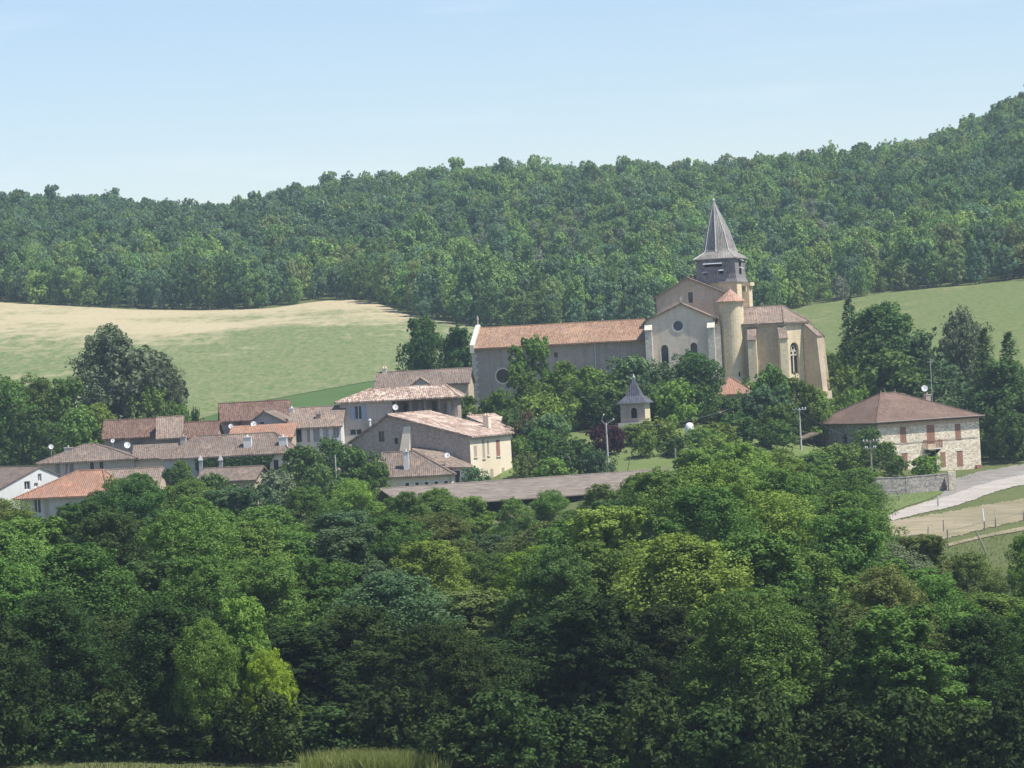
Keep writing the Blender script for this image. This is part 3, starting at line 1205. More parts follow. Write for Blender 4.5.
proto_con('conifer', 510, 12, 2.6, .6, 26, 9, 42, .17, .2, taper=.9, droop=.2, irregular=.3)
proto_con('cedar', 520, 10, 4.5, 1.0, 14, 12, 70, .18, .25, taper=.7, droop=.35, irregular=.3)


def put_tree(kind, loc, sz, sxy, tone, label, cat='tree', group=None, name=None, rz=None, var=None, trunk=True):
    lst = PROTO[kind]
    cm, tm, hh, ww = lst[random.randrange(len(lst)) if var is None else var % len(lst)]
    nm = name or {'fg': 'broadleaf_tree', 'solid': 'broadleaf_tree', 'mid': 'broadleaf_tree', 'hill': 'broadleaf_tree', 'shrub': 'shrub', 'pine': 'pine_tree', 'conifer': 'conifer_tree', 'cedar': 'cedar_tree'}[kind]
    e = thing(nm, label, cat, loc, random.uniform(0, 6.28) if rz is None else rz, group)
    e.scale = (sxy, sxy, sz)
    parts = [('crown', cm, LEAF[tone])]
    if trunk:
        parts.append(('trunk', tm, BARK))
    for n_, me, mt in parts:
        o = bpy.data.objects.new(n_, me)
        C.objects.link(o)
        o.parent = e
        o.material_slots[0].link = 'OBJECT'
        o.material_slots[0].material = mt
    return e


def tree(kind, px, pt, D, wpx, tone, label, cat='tree', group=None, name=None, var=None, rz=None):
    """px, pt: photo pixel of the crown's top; D: distance; wpx: crown width in pixels"""
    top = W(px, pt, D)
    zg = T(top.x, top.y)
    h = max(top.z - zg, .8)
    lst = PROTO[kind]
    if var is None:
        var = random.randrange(len(lst))
    cm, tm, hh, ww = lst[var % len(lst)]
    if kind in ('mid', 'solid') and (h / hh) / ((wpx / F * D) / (2 * ww)) < .72:
        name = name or 'broadleaf_tree'
        kind = 'shrub'
        lst = PROTO[kind]
        cm, tm, hh, ww = lst[var % len(lst)]
    return put_tree(kind, (top.x, top.y, zg), h / hh, (wpx / F * D) / (2 * ww), tone, label, cat, group, name, rz, var)



# ------------------------------------------------------------------ the church
def add(mb, s, name, mat, smooth=False, parent=None):
    return mb.build(name, MAT[mat], parent or s.o, smooth=smooth)


def buttress(s, x0, x1, y0, y1, zb, z1, out, z2=None, mat='quoin', name='buttress', cap='stone_trim'):
    """stepped buttress standing in front (towards -y) of y0 with a sloping top"""
    b = MB()
    b.box(x0, x1, y0 - out, y1, zb, z1 - out * 1.1)
    o = add(b, s, name, mat)
    c = MB()
    e = .06
    c.hexa([(x0 - e, y0 - out - .12, z1 - out * 1.1 + .003), (x1 + e, y0 - out - .12, z1 - out * 1.1 + .003), (x1 + e, y0 + .02, z1 - out * 1.1 + .003), (x0 - e, y0 + .02, z1 - out * 1.1 + .003)],
           [(x0 - e, y0 - out - .12, z1 - out * 1.1 + .10), (x1 + e, y0 - out - .12, z1 - out * 1.1 + .10), (x1 + e, y0 + .02, z1), (x0 - e, y0 + .02, z1)])
    c.build('coping', MAT[cap], o)
    return o


def cross_mb(x, y, z, h, w=.12):
    b = MB()
    b.box(x - w / 2, x + w / 2, y - w / 2, y + w / 2, z, z + h)
    b.box(x - h * .3, x - w / 2, y - w / 2, y + w / 2, z + h * .58, z + h * .58 + w)
    b.box(x + w / 2, x + h * .3, y - w / 2, y + w / 2, z + h * .58, z + h * .58 + w)
    return b


def church():
    s = House('village_church', 'large stone village church with a slate spire and long tiled nave above the houses', 'church', 715, 400, 490, -8)
    zb = -5.0
    # --- transept with the round window
    x0, ze = s.fr(646, 320)
    x1, ze1 = s.fr(713, 320)
    gx, gz = s.fr(681, 304.5)
    ze = (ze + ze1) / 2
    dT = 9.0
    ocx, ocz = s.fr(678, 326)
    wl = s.fr(665.0, 357)
    wr = s.fr(694.0, 352)
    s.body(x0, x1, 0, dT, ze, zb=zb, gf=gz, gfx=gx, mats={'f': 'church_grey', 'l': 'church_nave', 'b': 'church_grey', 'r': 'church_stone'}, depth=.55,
           wins=[('f', ocx, ocz, 1.35, 1.35, 'blueglass', 'round'), ('f', wl[0], wl[1], 1.0, 3.3, 'dark', 'gothic'), ('f', wr[0], wr[1], .95, 2.6, 'dark', 'gothic')], name='transept_wall')
    s.gable_y(x0, x1, 0, dT, ze, gz, 'tile_pink', oh=.35, ohs=.30, rx=gx, thick=.22, name='transept_roof')
    # pale moulded ring round the oculus
    r = MB()
    n = 24
    for k in range(n):
        a, b = 2 * math.pi * k / n, 2 * math.pi * (k + 1) / n
        q = lambda t, rr, yy: (ocx + rr * math.cos(t), yy, ocz + rr * math.sin(t))
        r.hexa([q(a, .68, -.06), q(b, .68, -.06), q(b, .68, .04), q(a, .68, .04)], [q(a, .90, -.06), q(b, .90, -.06), q(b, .90, .04), q(a, .90, .04)])
    add(r, s, 'window_surround', 'stone_trim')
    for (a, z), w_, h_ in ((wl, 1.0, 3.3), (wr, .95, 2.6)):
        for q in (-1, 1):
            s.boxon('f', 0, *sorted((a + q * w_ / 2, a + q * (w_ / 2 + .22))), z - h_ / 2, z + h_ / 2 - .5, -.02, .03, MAT['stone_trim'], 'window_surround')
        s.boxon('f', 0, a - w_ / 2 - .25, a + w_ / 2 + .25, z - h_ / 2 - .22, z - h_ / 2 - .005, -.02, .10, MAT['stone_trim'], 'window_sill')
    bx0 = s.fr(645.5, 325)
    buttress(s, x0 - .15, x0 + .75, 0, .02, zb, s.fr(648, 323.5)[1], .9, cap='quoin')
    buttress(s, x1 - .75, x1 + .15, 0, .02, zb, s.fr(709, 321)[1], .9, cap='quoin')
    # side buttress at the corner towards the stair turret
    b = MB()
    b.box(x1 + .003, x1 + .9, .25, 1.15, zb, s.fr(715, 325)[1])
    o = add(b, s, 'buttress', 'quoin')
    cr = cross_mb(gx, .05, gz + .2, .9)
    add(cr, s, 'gable_cross', 'stone_trim')

    # --- nave
    yn = 2.6
    nx0, nze0 = s.fr(471.5, 348.5, yn)
    nx1, nze1 = s.fr(643, 338, yn)
    nx1 = x0 + .01
    nze = (nze0 + nze1) / 2
    _, nzr = s.fr(565, 325, yn + 6)
    rwx, rwz = s.fr(503, 376, yn)
    zbn = min(zb, T(*s.world(nx0, yn).xy) - s.p.z - 1)
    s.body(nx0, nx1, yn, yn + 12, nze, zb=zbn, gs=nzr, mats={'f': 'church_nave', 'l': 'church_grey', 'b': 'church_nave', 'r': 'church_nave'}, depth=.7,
           wins=[('f', rwx, rwz, 1.9, 1.9, 'dark', 'round'), ('f', s.fr(556, 355, yn)[0], s.fr(556, 355, yn)[1], .5, .7, 'dark')], name='nave_wall')
    r = MB()
    for k in range(n):
        a, b = 2 * math.pi * k / n, 2 * math.pi * (k + 1) / n
        q = lambda t, rr, yy: (rwx + rr * math.cos(t), yn + yy, rwz + rr * math.sin(t))
        r.hexa([q(a, .96, -.05), q(b, .96, -.05), q(b, .96, .04), q(a, .96, .04)], [q(a, 1.15, -.05), q(b, 1.15, -.05), q(b, 1.15, .04), q(a, 1.15, .04)])
    add(r, s, 'window_surround', 'church_grey')
    s.gable_x(nx0 + .45, nx1, yn, yn + 12, nze, nzr, 'tile_nave', oh=.75, ohs=0, thick=.22, name='nave_roof')
    # raised gable parapet at the west end, with its cross
    g = MB()
    for (ya, za), (yb, zb_) in (((yn - .8, nze - .05), (yn + 6, nzr + .28)), ((yn + 6, nzr + .28), (yn + 12.8, nze - .05))):
        g.hexa([(nx0 - .12, ya, za - .7), (nx0 + .46, ya, za - .7), (nx0 + .46, yb, zb_ - .7), (nx0 - .12, yb, zb_ - .7)],
               [(nx0 - .12, ya, za + .42), (nx0 + .46, ya, za + .42), (nx0 + .46, yb, zb_ + .42), (nx0 - .12, yb, zb_ + .42)])
    add(g, s, 'gable_parapet', 'stone_trim')
    c = cross_mb(0, 0, 0, 1.25, .16)
    c.v = [(nx0 + .17 + p[1], yn + 6 + p[0], nzr + .7 + p[2]) for p in c.v]
    add(c, s, 'gable_cross', 'stone_trim')
    s.boxon('f', yn, nx0, nx1, nze - .28, nze - .02, -.02, .18, MAT['church_old'], 'cornice')
    # stone quoins at the nave corner and the drainpipe
    q = MB()
    for k in range(24):
        zz = zbn + 2 + k * .5
        if zz + .45 > nze - .3:
            break
        q.box(nx0 - .03, nx0 + (.75 if k % 2 else .5), yn - .03, yn + .02, zz, zz + .44)
    add(q, s, 'corner_stone', 'quoin')
    px_, pz_ = s.fr(595, 347, yn)
    pz2 = s.fr(597, 372, yn)[1]
    d = MB()
    d.tube([(px_, yn - .12, pz2 - 2.5), (px_, yn - .12, nze - .3)], .09, 6)
    add(d, s, 'drainpipe', 'metal')

    # --- upper gabled block over the crossing
    yu = 5.2
    ux0, uz0 = s.fr(656, 297, yu)
    ux1, uz1 = s.fr(727, 294, yu)
    ugx, ugz = s.fr(687, 278.5, yu)
    ue = min(uz0, uz1)
    uwx, uwz = s.fr(690.5, 297.5, yu)
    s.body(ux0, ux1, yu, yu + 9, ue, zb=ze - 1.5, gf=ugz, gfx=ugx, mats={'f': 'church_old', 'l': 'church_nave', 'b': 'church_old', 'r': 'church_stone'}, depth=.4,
           wins=[('f', uwx, uwz, .62, 1.45, 'dark')], name='crossing_wall')
    s.gable_y(ux0, ux1, yu, yu + 9, ue, ugz, 'tile_pink', oh=.45, ohs=.3, rx=ugx, name='crossing_roof')
    # older roof rising behind it towards the tower
    y2 = yu + 9.3
    vx0, vz0 = s.fr(663, 293, y2)
    vgx, vgz = s.fr(699, 274.5, y2)
    s.body(vx0, vgx + 3, y2, y2 + 5, vz0, zb=ze, gf=vgz, gfx=vgx, mat='church_old', name='back_wall')
    s.gable_y(vx0, vgx + 3, y2, y2 + 5, vz0, vgz, 'tile_old', rx=vgx, name='back_roof', oh=.4)

    # --- bell tower (turned a little more than the nave)
    yt = 7.6
    tx0, tzb = s.fr(698.5, 284, yt)
    tx1, tzt = s.fr(738.5, 284, yt)
    cxm = (tx0 + tx1) / 2
    z_st = s.fr(718, 283.5, yt)[1]
    z_ev = s.fr(722, 258.2, yt)[1]
    z_ap = s.fr(715, 201.5, yt + 2.7)[1]
    wt = (tx1 - tx0)
    cen = Vector((cxm + .15, yt + wt / 2, 0))
    rt = R(-9)

    def tr(x, y, z):
        return (cen.x + x * math.cos(rt) - y * math.sin(rt), cen.y + x * math.sin(rt) + y * math.cos(rt), z)

    def tmb(mb):
        mb.v = [tr(*p) for p in mb.v]
        return mb
    h = wt / 2
    zlo = ze - 1.5
    b = MB()
    b.box(-h + .12, h + .1, -h + .12, h + .9, zlo, z_st + .1)
    add(tmb(b), s, 'tower_wall', 'church_stone')
    # projecting stair pilaster on the sunny side with a little roof
    b = MB()
    b.box(h + .102, h + 1.05, .3, 2.3, zlo, z_st - 1.25)
    o = add(tmb(b), s, 'tower_pilaster', 'church_stone')
    b = MB()
    b.box(h + .105, h + 1.35, .05, 2.55, z_st - .50, z_st - .02)
    add(tmb(b), s, 'tower_ledge', 'church_stone')
    for ya, yb in ((.3, .75), (1.8, 2.3)):
        b = MB()
        b.box(h + .75, h + 1.06, ya, yb, z_st - 1.25, z_st - .5)
        add(tmb(b), s, 'tower_post', 'church_stone')
    # slate hung belfry with flared foot
    b = MB()
    z0, z1 = z_st + .1, z_ev
    prof = [(h + .28, z0), (h + .08, z0 + .5), (h - .02, z0 + 1.2), (h - .05, z1)]
    ring = lambda r, z: [(-r, -r, z), (r, -r, z), (r, r + .5, z), (-r, r + .5, z)]
    for (ra, za), (rb, zb2) in zip(prof, prof[1:]):
        A, B = ring(ra, za), ring(rb, zb2)
        for k in range(4):
            b.poly([A[k], A[(k + 1) % 4], B[(k + 1) % 4], B[k]])
    b.poly(list(reversed(ring(*prof[0]))))
    b.poly(ring(*prof[-1]))
    add(tmb(b), s, 'belfry', 'slate')
    # louvre openings under little hoods
    hood = MB()
    dk = MB()
    fy = -h + .05

    def opening(x, z, w_, hh):
        d_ = MB()
        d_.box(x - w_ / 2, x + w_ / 2, fy - .03, fy + .05, z - hh / 2, z + hh / 2)
        d_ = add(tmb(d_), s, 'belfry_opening', 'black')
        k = MB()
        k.hexa([(x - w_ / 2 - .1, fy - .50, z + hh / 2), (x + w_ / 2 + .1, fy - .50, z + hh / 2), (x + w_ / 2 + .1, fy, z + hh / 2 + .22), (x - w_ / 2 - .1, fy, z + hh / 2 + .22)],
               [(x - w_ / 2 - .1, fy - .50, z + hh / 2 + .06), (x + w_ / 2 + .1, fy - .50, z + hh / 2 + .06), (x + w_ / 2 + .1, fy, z + hh / 2 + .30), (x - w_ / 2 - .1, fy, z + hh / 2 + .30)])
        tmb(k).build('hood', MAT['lead'], d_)
    opening(-.35, z1 - .95, 2.5, .35)
    opening(-1.5, z1 - 2.15, .6, .4)
    opening(.75, z1 - 1.95, .6, .4)
    for zc in (z1 - .8, z1 - 1.9):
        d_ = MB()
        d_.box(h - .06, h + .02, -.3, .8, zc - .33, zc + .33)
        d_ = add(tmb(d_), s, 'belfry_opening', 'black')
        k = MB()
        k.hexa([(h - .02, -.4, zc + .5), (h + .45, -.4, zc + .36), (h + .45, .9, zc + .36), (h - .02, .9, zc + .5)],
               [(h - .02, -.4, zc + .57), (h + .45, -.4, zc + .43), (h + .45, .9, zc + .43), (h - .02, .9, zc + .57)])
        tmb(k).build('hood', MAT['lead'], d_)
    # spire: square flared eaves growing into an octagon
    b = MB()
    sq = h + .28
    e0 = [(-sq, -sq), (0, -sq), (sq, -sq), (sq, 0), (sq, sq + .2), (0, sq + .2), (-sq, sq + .2), (-sq, 0)]
    r1 = h * .72
    oc = lambda r: [(r * math.cos(R(225 + 45 * k)), r * math.sin(R(225 + 45 * k)) + .12) for k in range(8)]
    rings = [[(x, y, z1 - .12) for x, y in e0], [(x, y, z1) for x, y in e0], [(x, y, z1 + .95) for x, y in oc(h * .90)],
             [(x, y, z1 + 1.35) for x, y in oc(h * .82)], [(x - .12, y, z1 + 3.6) for x, y in oc(h * .60)], [(x - .5, y, z_ap) for x, y in oc(.07)]]
    for A, B in zip(rings, rings[1:]):
        for k in range(8):
            b.poly([A[k], A[(k + 1) % 8], B[(k + 1) % 8], B[k]])
    b.poly(list(reversed(rings[0])))
    b.poly(rings[-1])
    sp = add(tmb(b), s, 'spire', 'slate_spire')
    for k in range(8):
        rl = MB()
        rl.tube([tr(*rings[i][k]) for i in range(2, 6)], [.085, .08, .075, .03], 5)
        if k % 2 == 0:
            rl.tube([tr(*rings[i][k]) for i in (1, 2)], .07, 5)
        rl.build('lead_ridge', MAT['lead'], sp)
    f = MB()
    c0 = tr(-.5, .12, 0)
    f.lathe(c0[0], c0[1], [(.05, z_ap - .2), (.16, z_ap + .05), (.2, z_ap + .2), (.12, z_ap + .35), (.04, z_ap + .45), (.03, z_ap + 1.3)], 10)
    fi = f.build('finial', MAT['lead'], sp)
    cr = MB()
    cr.box(c0[0] - .32, c0[0] + .32, c0[1] - .03, c0[1] + .03, z_ap + .85, z_ap + .92)
    cr.build('spire_cross', MAT['metal'], sp)

    # --- round stair turret
    tcx, _ = s.fr(731.5, 330, .6)
    b = MB()
    tze = s.fr(731, 301.8, .6)[1]
    b.lathe(tcx, .6 + 1.2, [(1.85, zb), (1.82, s.fr(731, 378, .6)[1]), (1.68, s.fr(731, 376, .6)[1]), (1.66, tze)], 28)
    add(b, s, 'stair_turret', 'church_stone', smooth=False)
    zc_ = s.fr(730, 289.5, 1.8)[1]
    b = MB()
    b.lathe(tcx, 1.8, [(2.12, tze - .02), (2.12, tze + .1), (.9, tze + (zc_ - tze) * .62), (.12, zc_), (.03, zc_ + .5)], 8, rot=R(22.5))
    add(b, s, 'turret_roof', 'tile_salmon')
    for zz, dx in ((-1.5, .8), (3.0, .8)):
        d_ = MB()
        d_.box(tcx + dx - .1, tcx + dx + .1, .6 - .36, .6 + .2, zz, zz + .6)
        add(d_, s, 'slit_window', 'black')

    # --- choir and apse
    yc = 1.2
    Wd = 10.5
    cx0 = tcx + 1.2
    cx1, cze = s.fr(782.5, 322.5, yc)
    _, crz = s.fr(770, 306.5, yc + Wd / 2)
    k45 = Wd / 2 / (1 + math.sqrt(2)) * math.sqrt(2)
    k45 = Wd * .28
    ap = [(cx1, yc), (cx1 + k45, yc + k45), (cx1 + k45, yc + Wd - k45), (cx1, yc + Wd)]
    b = MB()
    b.poly([(cx0, yc, zb), (cx1, yc, zb), (cx1, yc, cze), (cx0, yc, cze)])
    add(b, s, 'choir_wall', 'church_old')
    b = MB()
    b.poly([(cx1, yc + Wd, zb), (cx0, yc + Wd, zb), (cx0, yc + Wd, cze), (cx1, yc + Wd, cze)])
    add(b, s, 'choir_wall', 'church_old')
    # apse side walls; the first one carries the tall traceried window
    fa = MB()
    L = math.hypot(k45, k45)
    ux, uy = k45 / L, k45 / L

    def FP(a, z, d=0.0):
        return (cx1 + ux * a - uy * d, yc + uy * a + ux * d, z)
    wc, ww, wz0, wz1 = L * .46, 1.55, s.fr(790, 374, yc)[1], s.fr(790, 342.5, yc + 1)[1]
    hole = arch_pts(wc - ww / 2, wc + ww / 2, wz0, wz1, 'gothic')
    outl = [(0, zb), (L, zb), (L, cze), (0, cze)]
    loops = [[Vector((a, z, 0)) for a, z in outl], [Vector((a, z, 0)) for a, z in hole]]
    fl = [p for l in loops for p in l]
    for t in tessellate_polygon(loops):
        fa.poly([FP(fl[i].x, fl[i].y) for i in t])
    for k in range(len(hole)):
        a, c_ = hole[k], hole[(k + 1) % len(hole)]
        fa.poly([FP(*a), FP(*c_), FP(*c_, .55), FP(*a, .55)])
    fa.poly([(*ap[1], zb), (*ap[2], zb), (*ap[2], cze), (*ap[1], cze)])
    fa.poly([(*ap[2], zb), (*ap[3], zb), (*ap[3], cze), (*ap[2], cze)])
    add(fa, s, 'apse_wall', 'church_stone')
    gp = MB()
    gp.poly([FP(a, z, .5) for a, z in hole])
    wn_ = add(gp, s, 'apse_window', 'glass')
    trc = MB()
    for a in (wc,):
        q = [FP(a - .07, wz0, .32), FP(a + .07, wz0, .32), FP(a + .07, wz0, .46), FP(a - .07, wz0, .46)]
        trc.hexa(q, [(p[0], p[1], wz1 - 1.2) for p in q])
    for cxk, czk, rr in ((wc - .36, wz1 - 1.45, .36), (wc + .36, wz1 - 1.45, .36), (wc, wz1 - .78, .36)):
        for k in range(12):
            t0, t1 = 2 * math.pi * k / 12, 2 * math.pi * (k + 1) / 12
            P_ = lambda t, r_, d_: FP(cxk + r_ * math.cos(t), czk + r_ * math.sin(t), d_)
            trc.hexa([P_(t0, rr - .12, .30), P_(t1, rr - .12, .30), P_(t1, rr - .12, .44), P_(t0, rr - .12, .44)],
                     [P_(t0, rr, .30), P_(t1, rr, .30), P_(t1, rr, .44), P_(t0, rr, .44)])
    trc.build('tracery', MAT['stone_trim'], wn_)
    # roof
    ov = .45
    tk = .22
    xr = cx1 - .3
    xx = cx1 + k45 + ov * .9
    V = [(cx0 - 1, yc - ov, cze), (cx1 + ov * .4, yc - ov, cze), (xx, yc + k45 - ov * .4, cze), (xx, yc + Wd - k45 + ov * .4, cze), (cx1 + ov * .4, yc + Wd + ov, cze),
         (cx0 - 1, yc + Wd + ov, cze), (cx0 - 1, yc + Wd / 2, crz), (xr, yc + Wd / 2, crz)]
    V = [(x, y, z + .05) for x, y, z in V]
    s.roof(V, [(0, 1, 7, 6), (1, 2, 7), (2, 3, 7), (3, 4, 7), (4, 5, 6, 7)], 'tile_pink', tk, 'choir_roof', ridges=[(6, 7), (1, 7), (2, 7), (3, 7), (4, 7)])
    cn = MB()
    o_ = .22
    cz0, cz1 = cze - .42, cze - .18
    ringc = [(cx0, yc - o_), (cx1 + o_ * .4, yc - o_), (cx1 + k45 + o_, yc + k45 - o_ * .4), (cx1 + k45 + o_, yc + Wd - k45 + o_ * .4), (cx1 + o_ * .4, yc + Wd + o_), (cx0, yc + Wd + o_)]
    cn.hexa([(x, y, cz0) for x, y in ringc], [(x, y, cz1) for x, y in ringc])
    add(cn, s, 'cornice', 'church_old')

    # choir buttresses with tiled sloping heads
    def big_buttress(base, ang, w_, out0, out1, ztop, zmid, mat='church_stone'):
        """radial buttress: full depth below, drawn in to the wall along a slope at the head"""
        ca, sa = math.cos(ang), math.sin(ang)

        def Q(o_, t, z):
            return (base[0] + ca * o_ - sa * t, base[1] + sa * o_ + ca * t, z)
        bb = MB()
        bb.hexa([Q(-.05, -w_ / 2, zb), Q(out0, -w_ / 2, zb), Q(out0, w_ / 2, zb), Q(-.05, w_ / 2, zb)],
                [Q(-.05, -w_ / 2, ztop), Q(out1, -w_ / 2, zmid), Q(out1, w_ / 2, zmid), Q(-.05, w_ / 2, ztop)])
        ob = add(bb, s, 'buttress', mat)
        cc = MB()
        e = .07
        cc.hexa([Q(-.02, -w_ / 2 - e, ztop + .01), Q(out1 + .12, -w_ / 2 - e, zmid + .01 - .1), Q(out1 + .12, w_ / 2 + e, zmid + .01 - .1), Q(-.02, w_ / 2 + e, ztop + .01)],
                [Q(-.02, -w_ / 2 - e, ztop + .16), Q(out1 + .12, -w_ / 2 - e, zmid + .06), Q(out1 + .12, w_ / 2 + e, zmid + .06), Q(-.02, w_ / 2 + e, ztop + .16)])
        cc.build('tiled_head', MAT['tile_pink'], ob)
        st = MB()
        zs = zb + (zmid - zb) * .42
        st.hexa([Q(-.05, -w_ / 2 - .12, zb), Q(out0 + .25, -w_ / 2 - .12, zb), Q(out0 + .25, w_ / 2 + .12, zb), Q(-.05, w_ / 2 + .12, zb)],
                [Q(-.05, -w_ / 2 - .12, zs), Q(out0 + .12, -w_ / 2 - .12, zs), Q(out0 + .12, w_ / 2 + .12, zs), Q(-.05, w_ / 2 + .12, zs)])
        st.build('plinth', MAT[mat], ob)
    bz = s.fr(755, 327, yc)[1]
    bm_ = s.fr(755, 340, yc - 2)[1]
    xb1 = s.fr(752.5, 350, yc - 1)[0]
    xb2 = s.fr(782.0, 350, yc - 1)[0]
    big_buttress((xb1, yc), R(-90), 1.15, 1.9, 1.7, bz, bm_, 'church_stone')
    big_buttress((xb2, yc), R(-78), 1.05, 1.8, 1.6, bz, bm_, 'church_stone')
    big_buttress(ap[1], R(-30), 1.25, 3.1, 2.1, cze - .25, bm_ + .1, 'church_old')
    big_buttress(ap[2], R(24), 1.25, 3.0, 2.1, cze - .25, bm_, 'church_stone')
    return s


church()

# ------------------------------------------------------------------ houses
GRP = 'houses of the village'


def farmhouse():
    s = House('farmhouse', 'square stone farmhouse with brown shutters, small balcony and hipped roof beside the gravel drive', 'house', 880, 474, 450, 29)
    x1 = s.fr(981.5, 468)[0]
    y1 = s.sd(817.5, 474)[0]
    ze = s.fr(930, 419)[1]
    _, zr = s.fr(897, 393.5, y1 / 2 + 2)
    w = []
    F_ = lambda px, py: s.fr(px, py)
    for px, py, ww, hh, kd in ((903.2, 434.3, .95, 2.1, 'brown'), (958, 432, .9, 2.1, 'brown'), (904.8, 462, .9, 2.2, 'brown'), (960, 458.8, .95, 2.0, 'brown'),
                               (930.8, 434.5, 1.25, 2.4, 'brown'), (932.5, 462.5, 1.35, 2.9, 'open')):
        a, z = F_(px, py)
        w.append(('f', a, z, ww, hh, kd))
    a, z = s.sd(845, 440)
    w.append(('l', a, z, .9, 1.6, 'dark'))
    zg = s.ground(0, x1, 0, y1)
    s.body(0, x1, 0, y1, ze, wins=w, mats={'f': 'rubble', 'r': 'rubble', 'l': 'rubble_dark', 'b': 'rubble'}, zb=zg)  # left wall in a darker rubble, its shade put into the colour
    # dressed lintels and jambs
    for f_, a, z, ww, hh, kd in w[:5]:
        s.boxon('f', 0, a - ww / 2 - .18, a + ww / 2 + .18, z + hh / 2 + .01, z + hh / 2 + .26, -.02, .03, MAT['stone_trim'], 'lintel')
    # plaster band under the eaves
    s.boxon('f', 0, 0, x1, ze - .75, ze - .03, -.02, .04, MAT['church_old'], 'eaves_band')
    rf = s.hip(0, x1, 0, y1, ze, zr, 'tile_brown', oh=.55, r0=x1 * .36, r1=x1 * .50)
    gt = MB()
    gt.tube([(-.55, -.62, ze + .02), (x1 + .55, -.62, ze + .02)], .07, 6)
    gt.build('gutter', MAT['wood'], s.o)
    # balcony
    a, z = F_(931, 444.5)
    zb_ = F_(931, 448)[1]
    bl = s.boxon('f', 0, a - 1.15, a + 1.15, zb_ - .16, zb_, 0, 1.0, MAT['stone_trim'], 'balcony')
    rl = MB()
    for xx in np.linspace(a - 1.1, a + 1.1, 12):
        rl.box(xx - .025, xx + .025, -.98, -.93, zb_ + .002, zb_ + .95)
    for yy in np.linspace(-.8, -.1, 5):
        for xx in (a - 1.1, a + 1.1):
            rl.box(xx - .025, xx + .025, yy - .025, yy + .025, zb_ + .002, zb_ + .95)
    rl.box(a - 1.15, a + 1.15, -1.0, -.92, zb_ + .95, zb_ + 1.02)
    for q in (-1, 1):
        rl.box(a + q * 1.1 - .04, a + q * 1.1 + .04, -.92, -.02, zb_ + .95, zb_ + 1.02)
    rl.build('railing', MAT['brown_paint'], bl)
    for q in (-.8, .8):
        br = MB()
        br.hexa([(a + q - .08, -.15, zb_ - .7), (a + q + .08, -.15, zb_ - .7), (a + q + .08, -.003, zb_ - .7), (a + q - .08, -.003, zb_ - .7)],
                [(a + q - .08, -.9, zb_ - .165), (a + q + .08, -.9, zb_ - .165), (a + q + .08, -.003, zb_ - .165), (a + q - .08, -.003, zb_ - .165)])
        br.build('bracket', MAT['dark_wood'], bl)
    # worn pink doorway patch
    a, z = F_(943.2, 459)
    s.boxon('f', 0, a - .38, a + .38, z - 1.0, z + .9, -.01, .025, MAT['brown_paint'], 'door', label='faded narrow brown door beside the balcony')
    a, z = F_(978.3, 467.5)
    hatch = s.boxon('f', 0, a - .42, a + .42, z - .5, z + .35, .002, .3, MAT['brown_paint'], 'meter_cabinet')
    # the wall cable
    cb = MB()
    z0 = F_(885, 444)[1]
    cb.tube([(0.2, -.06, z0), (x1 * .3, -.06, z0 - .02), (x1 - .4, -.06, z0 + .08)], .025, 4)
    cb.build('wall_cable', MAT['cable'], s.o)
    # chimney, dish and mast behind the ridge
    cxx, cyy = x1 * .72, y1 * .62
    cz = s.fr(927, 397, cyy)
    cxx = cz[0]
    ch = s.chimney(rf, cxx, cyy, cz[1] - 2.2, cz[1] + .25, .75, .6, 'darkwall', 1)
    ds = s.fr(924, 388.7, cyy - .5)
    s.dish(ds[0], cyy - .5, ds[1], .58, R(-30), 1.0)
    mm_ = MB()
    mt = s.fr(931.5, 358, cyy)
    mb_ = s.fr(932.0, 394, cyy)
    mm_.tube([(mb_[0], cyy, mb_[1] - 1), (mb_[0], cyy, mt[1])], .035, 6)
    mm_.tube([(mb_[0] - .55, cyy, mt[1] - .5), (mb_[0] + .55, cyy, mt[1] - .5)], .02, 4)
    for k in range(5):
        mm_.tube([(mb_[0] - .5 + k * .25, cyy - .3, mt[1] - .5), (mb_[0] - .5 + k * .25, cyy + .3, mt[1] - .5)], .012, 4)
    mm_.build('aerial_mast', MAT['metal'], s.o)
    for xr in (x1 * .36, x1 * .50):
        f = MB()
        f.lathe(xr, y1 / 2, [(.12, zr + .2), (.10, zr + .35), (.04, zr + .42), (.08, zr + .5), (.02, zr + .65)], 8)
        f.build('roof_finial', MAT['tile_pink'], rf)
    # lean-to on the shaded side
    l = House('lean_to_shed', 'low tiled lean-to with a dark open side at the shaded end of the farmhouse', 'shed', 817, 468, 458, 29)
    xa = l.fr(797, 455)[0]
    zt = l.fr(817, 432.5)[1]
    zt2 = l.fr(797, 441)[1]
    gz = l.ground(xa, 0, 0, 5)
    b = MB()
    b.box(xa + .1, xa + .35, 0, 5, gz, zt2 - .1)
    b.box(xa + .35, 0, 4.7, 5, gz, zt2 - .1)
    add(b, l, 'wall', 'rubble_dark')
    l.roof([(xa - .5, -.4, zt2), (.3, -.4, zt), (.3, 5.3, zt + .1), (xa - .5, 5.3, zt2 + .1)], [(0, 1, 2, 3)], 'tile_old')
    b = MB()
    b.box(-.3, -.1, .05, .25, gz, zt - .35)
    b.box(xa / 2 - .1, xa / 2 + .1, .05, .25, gz, zt2 + .1)
    add(b, l, 'post', 'dark_wood')


farmhouse()


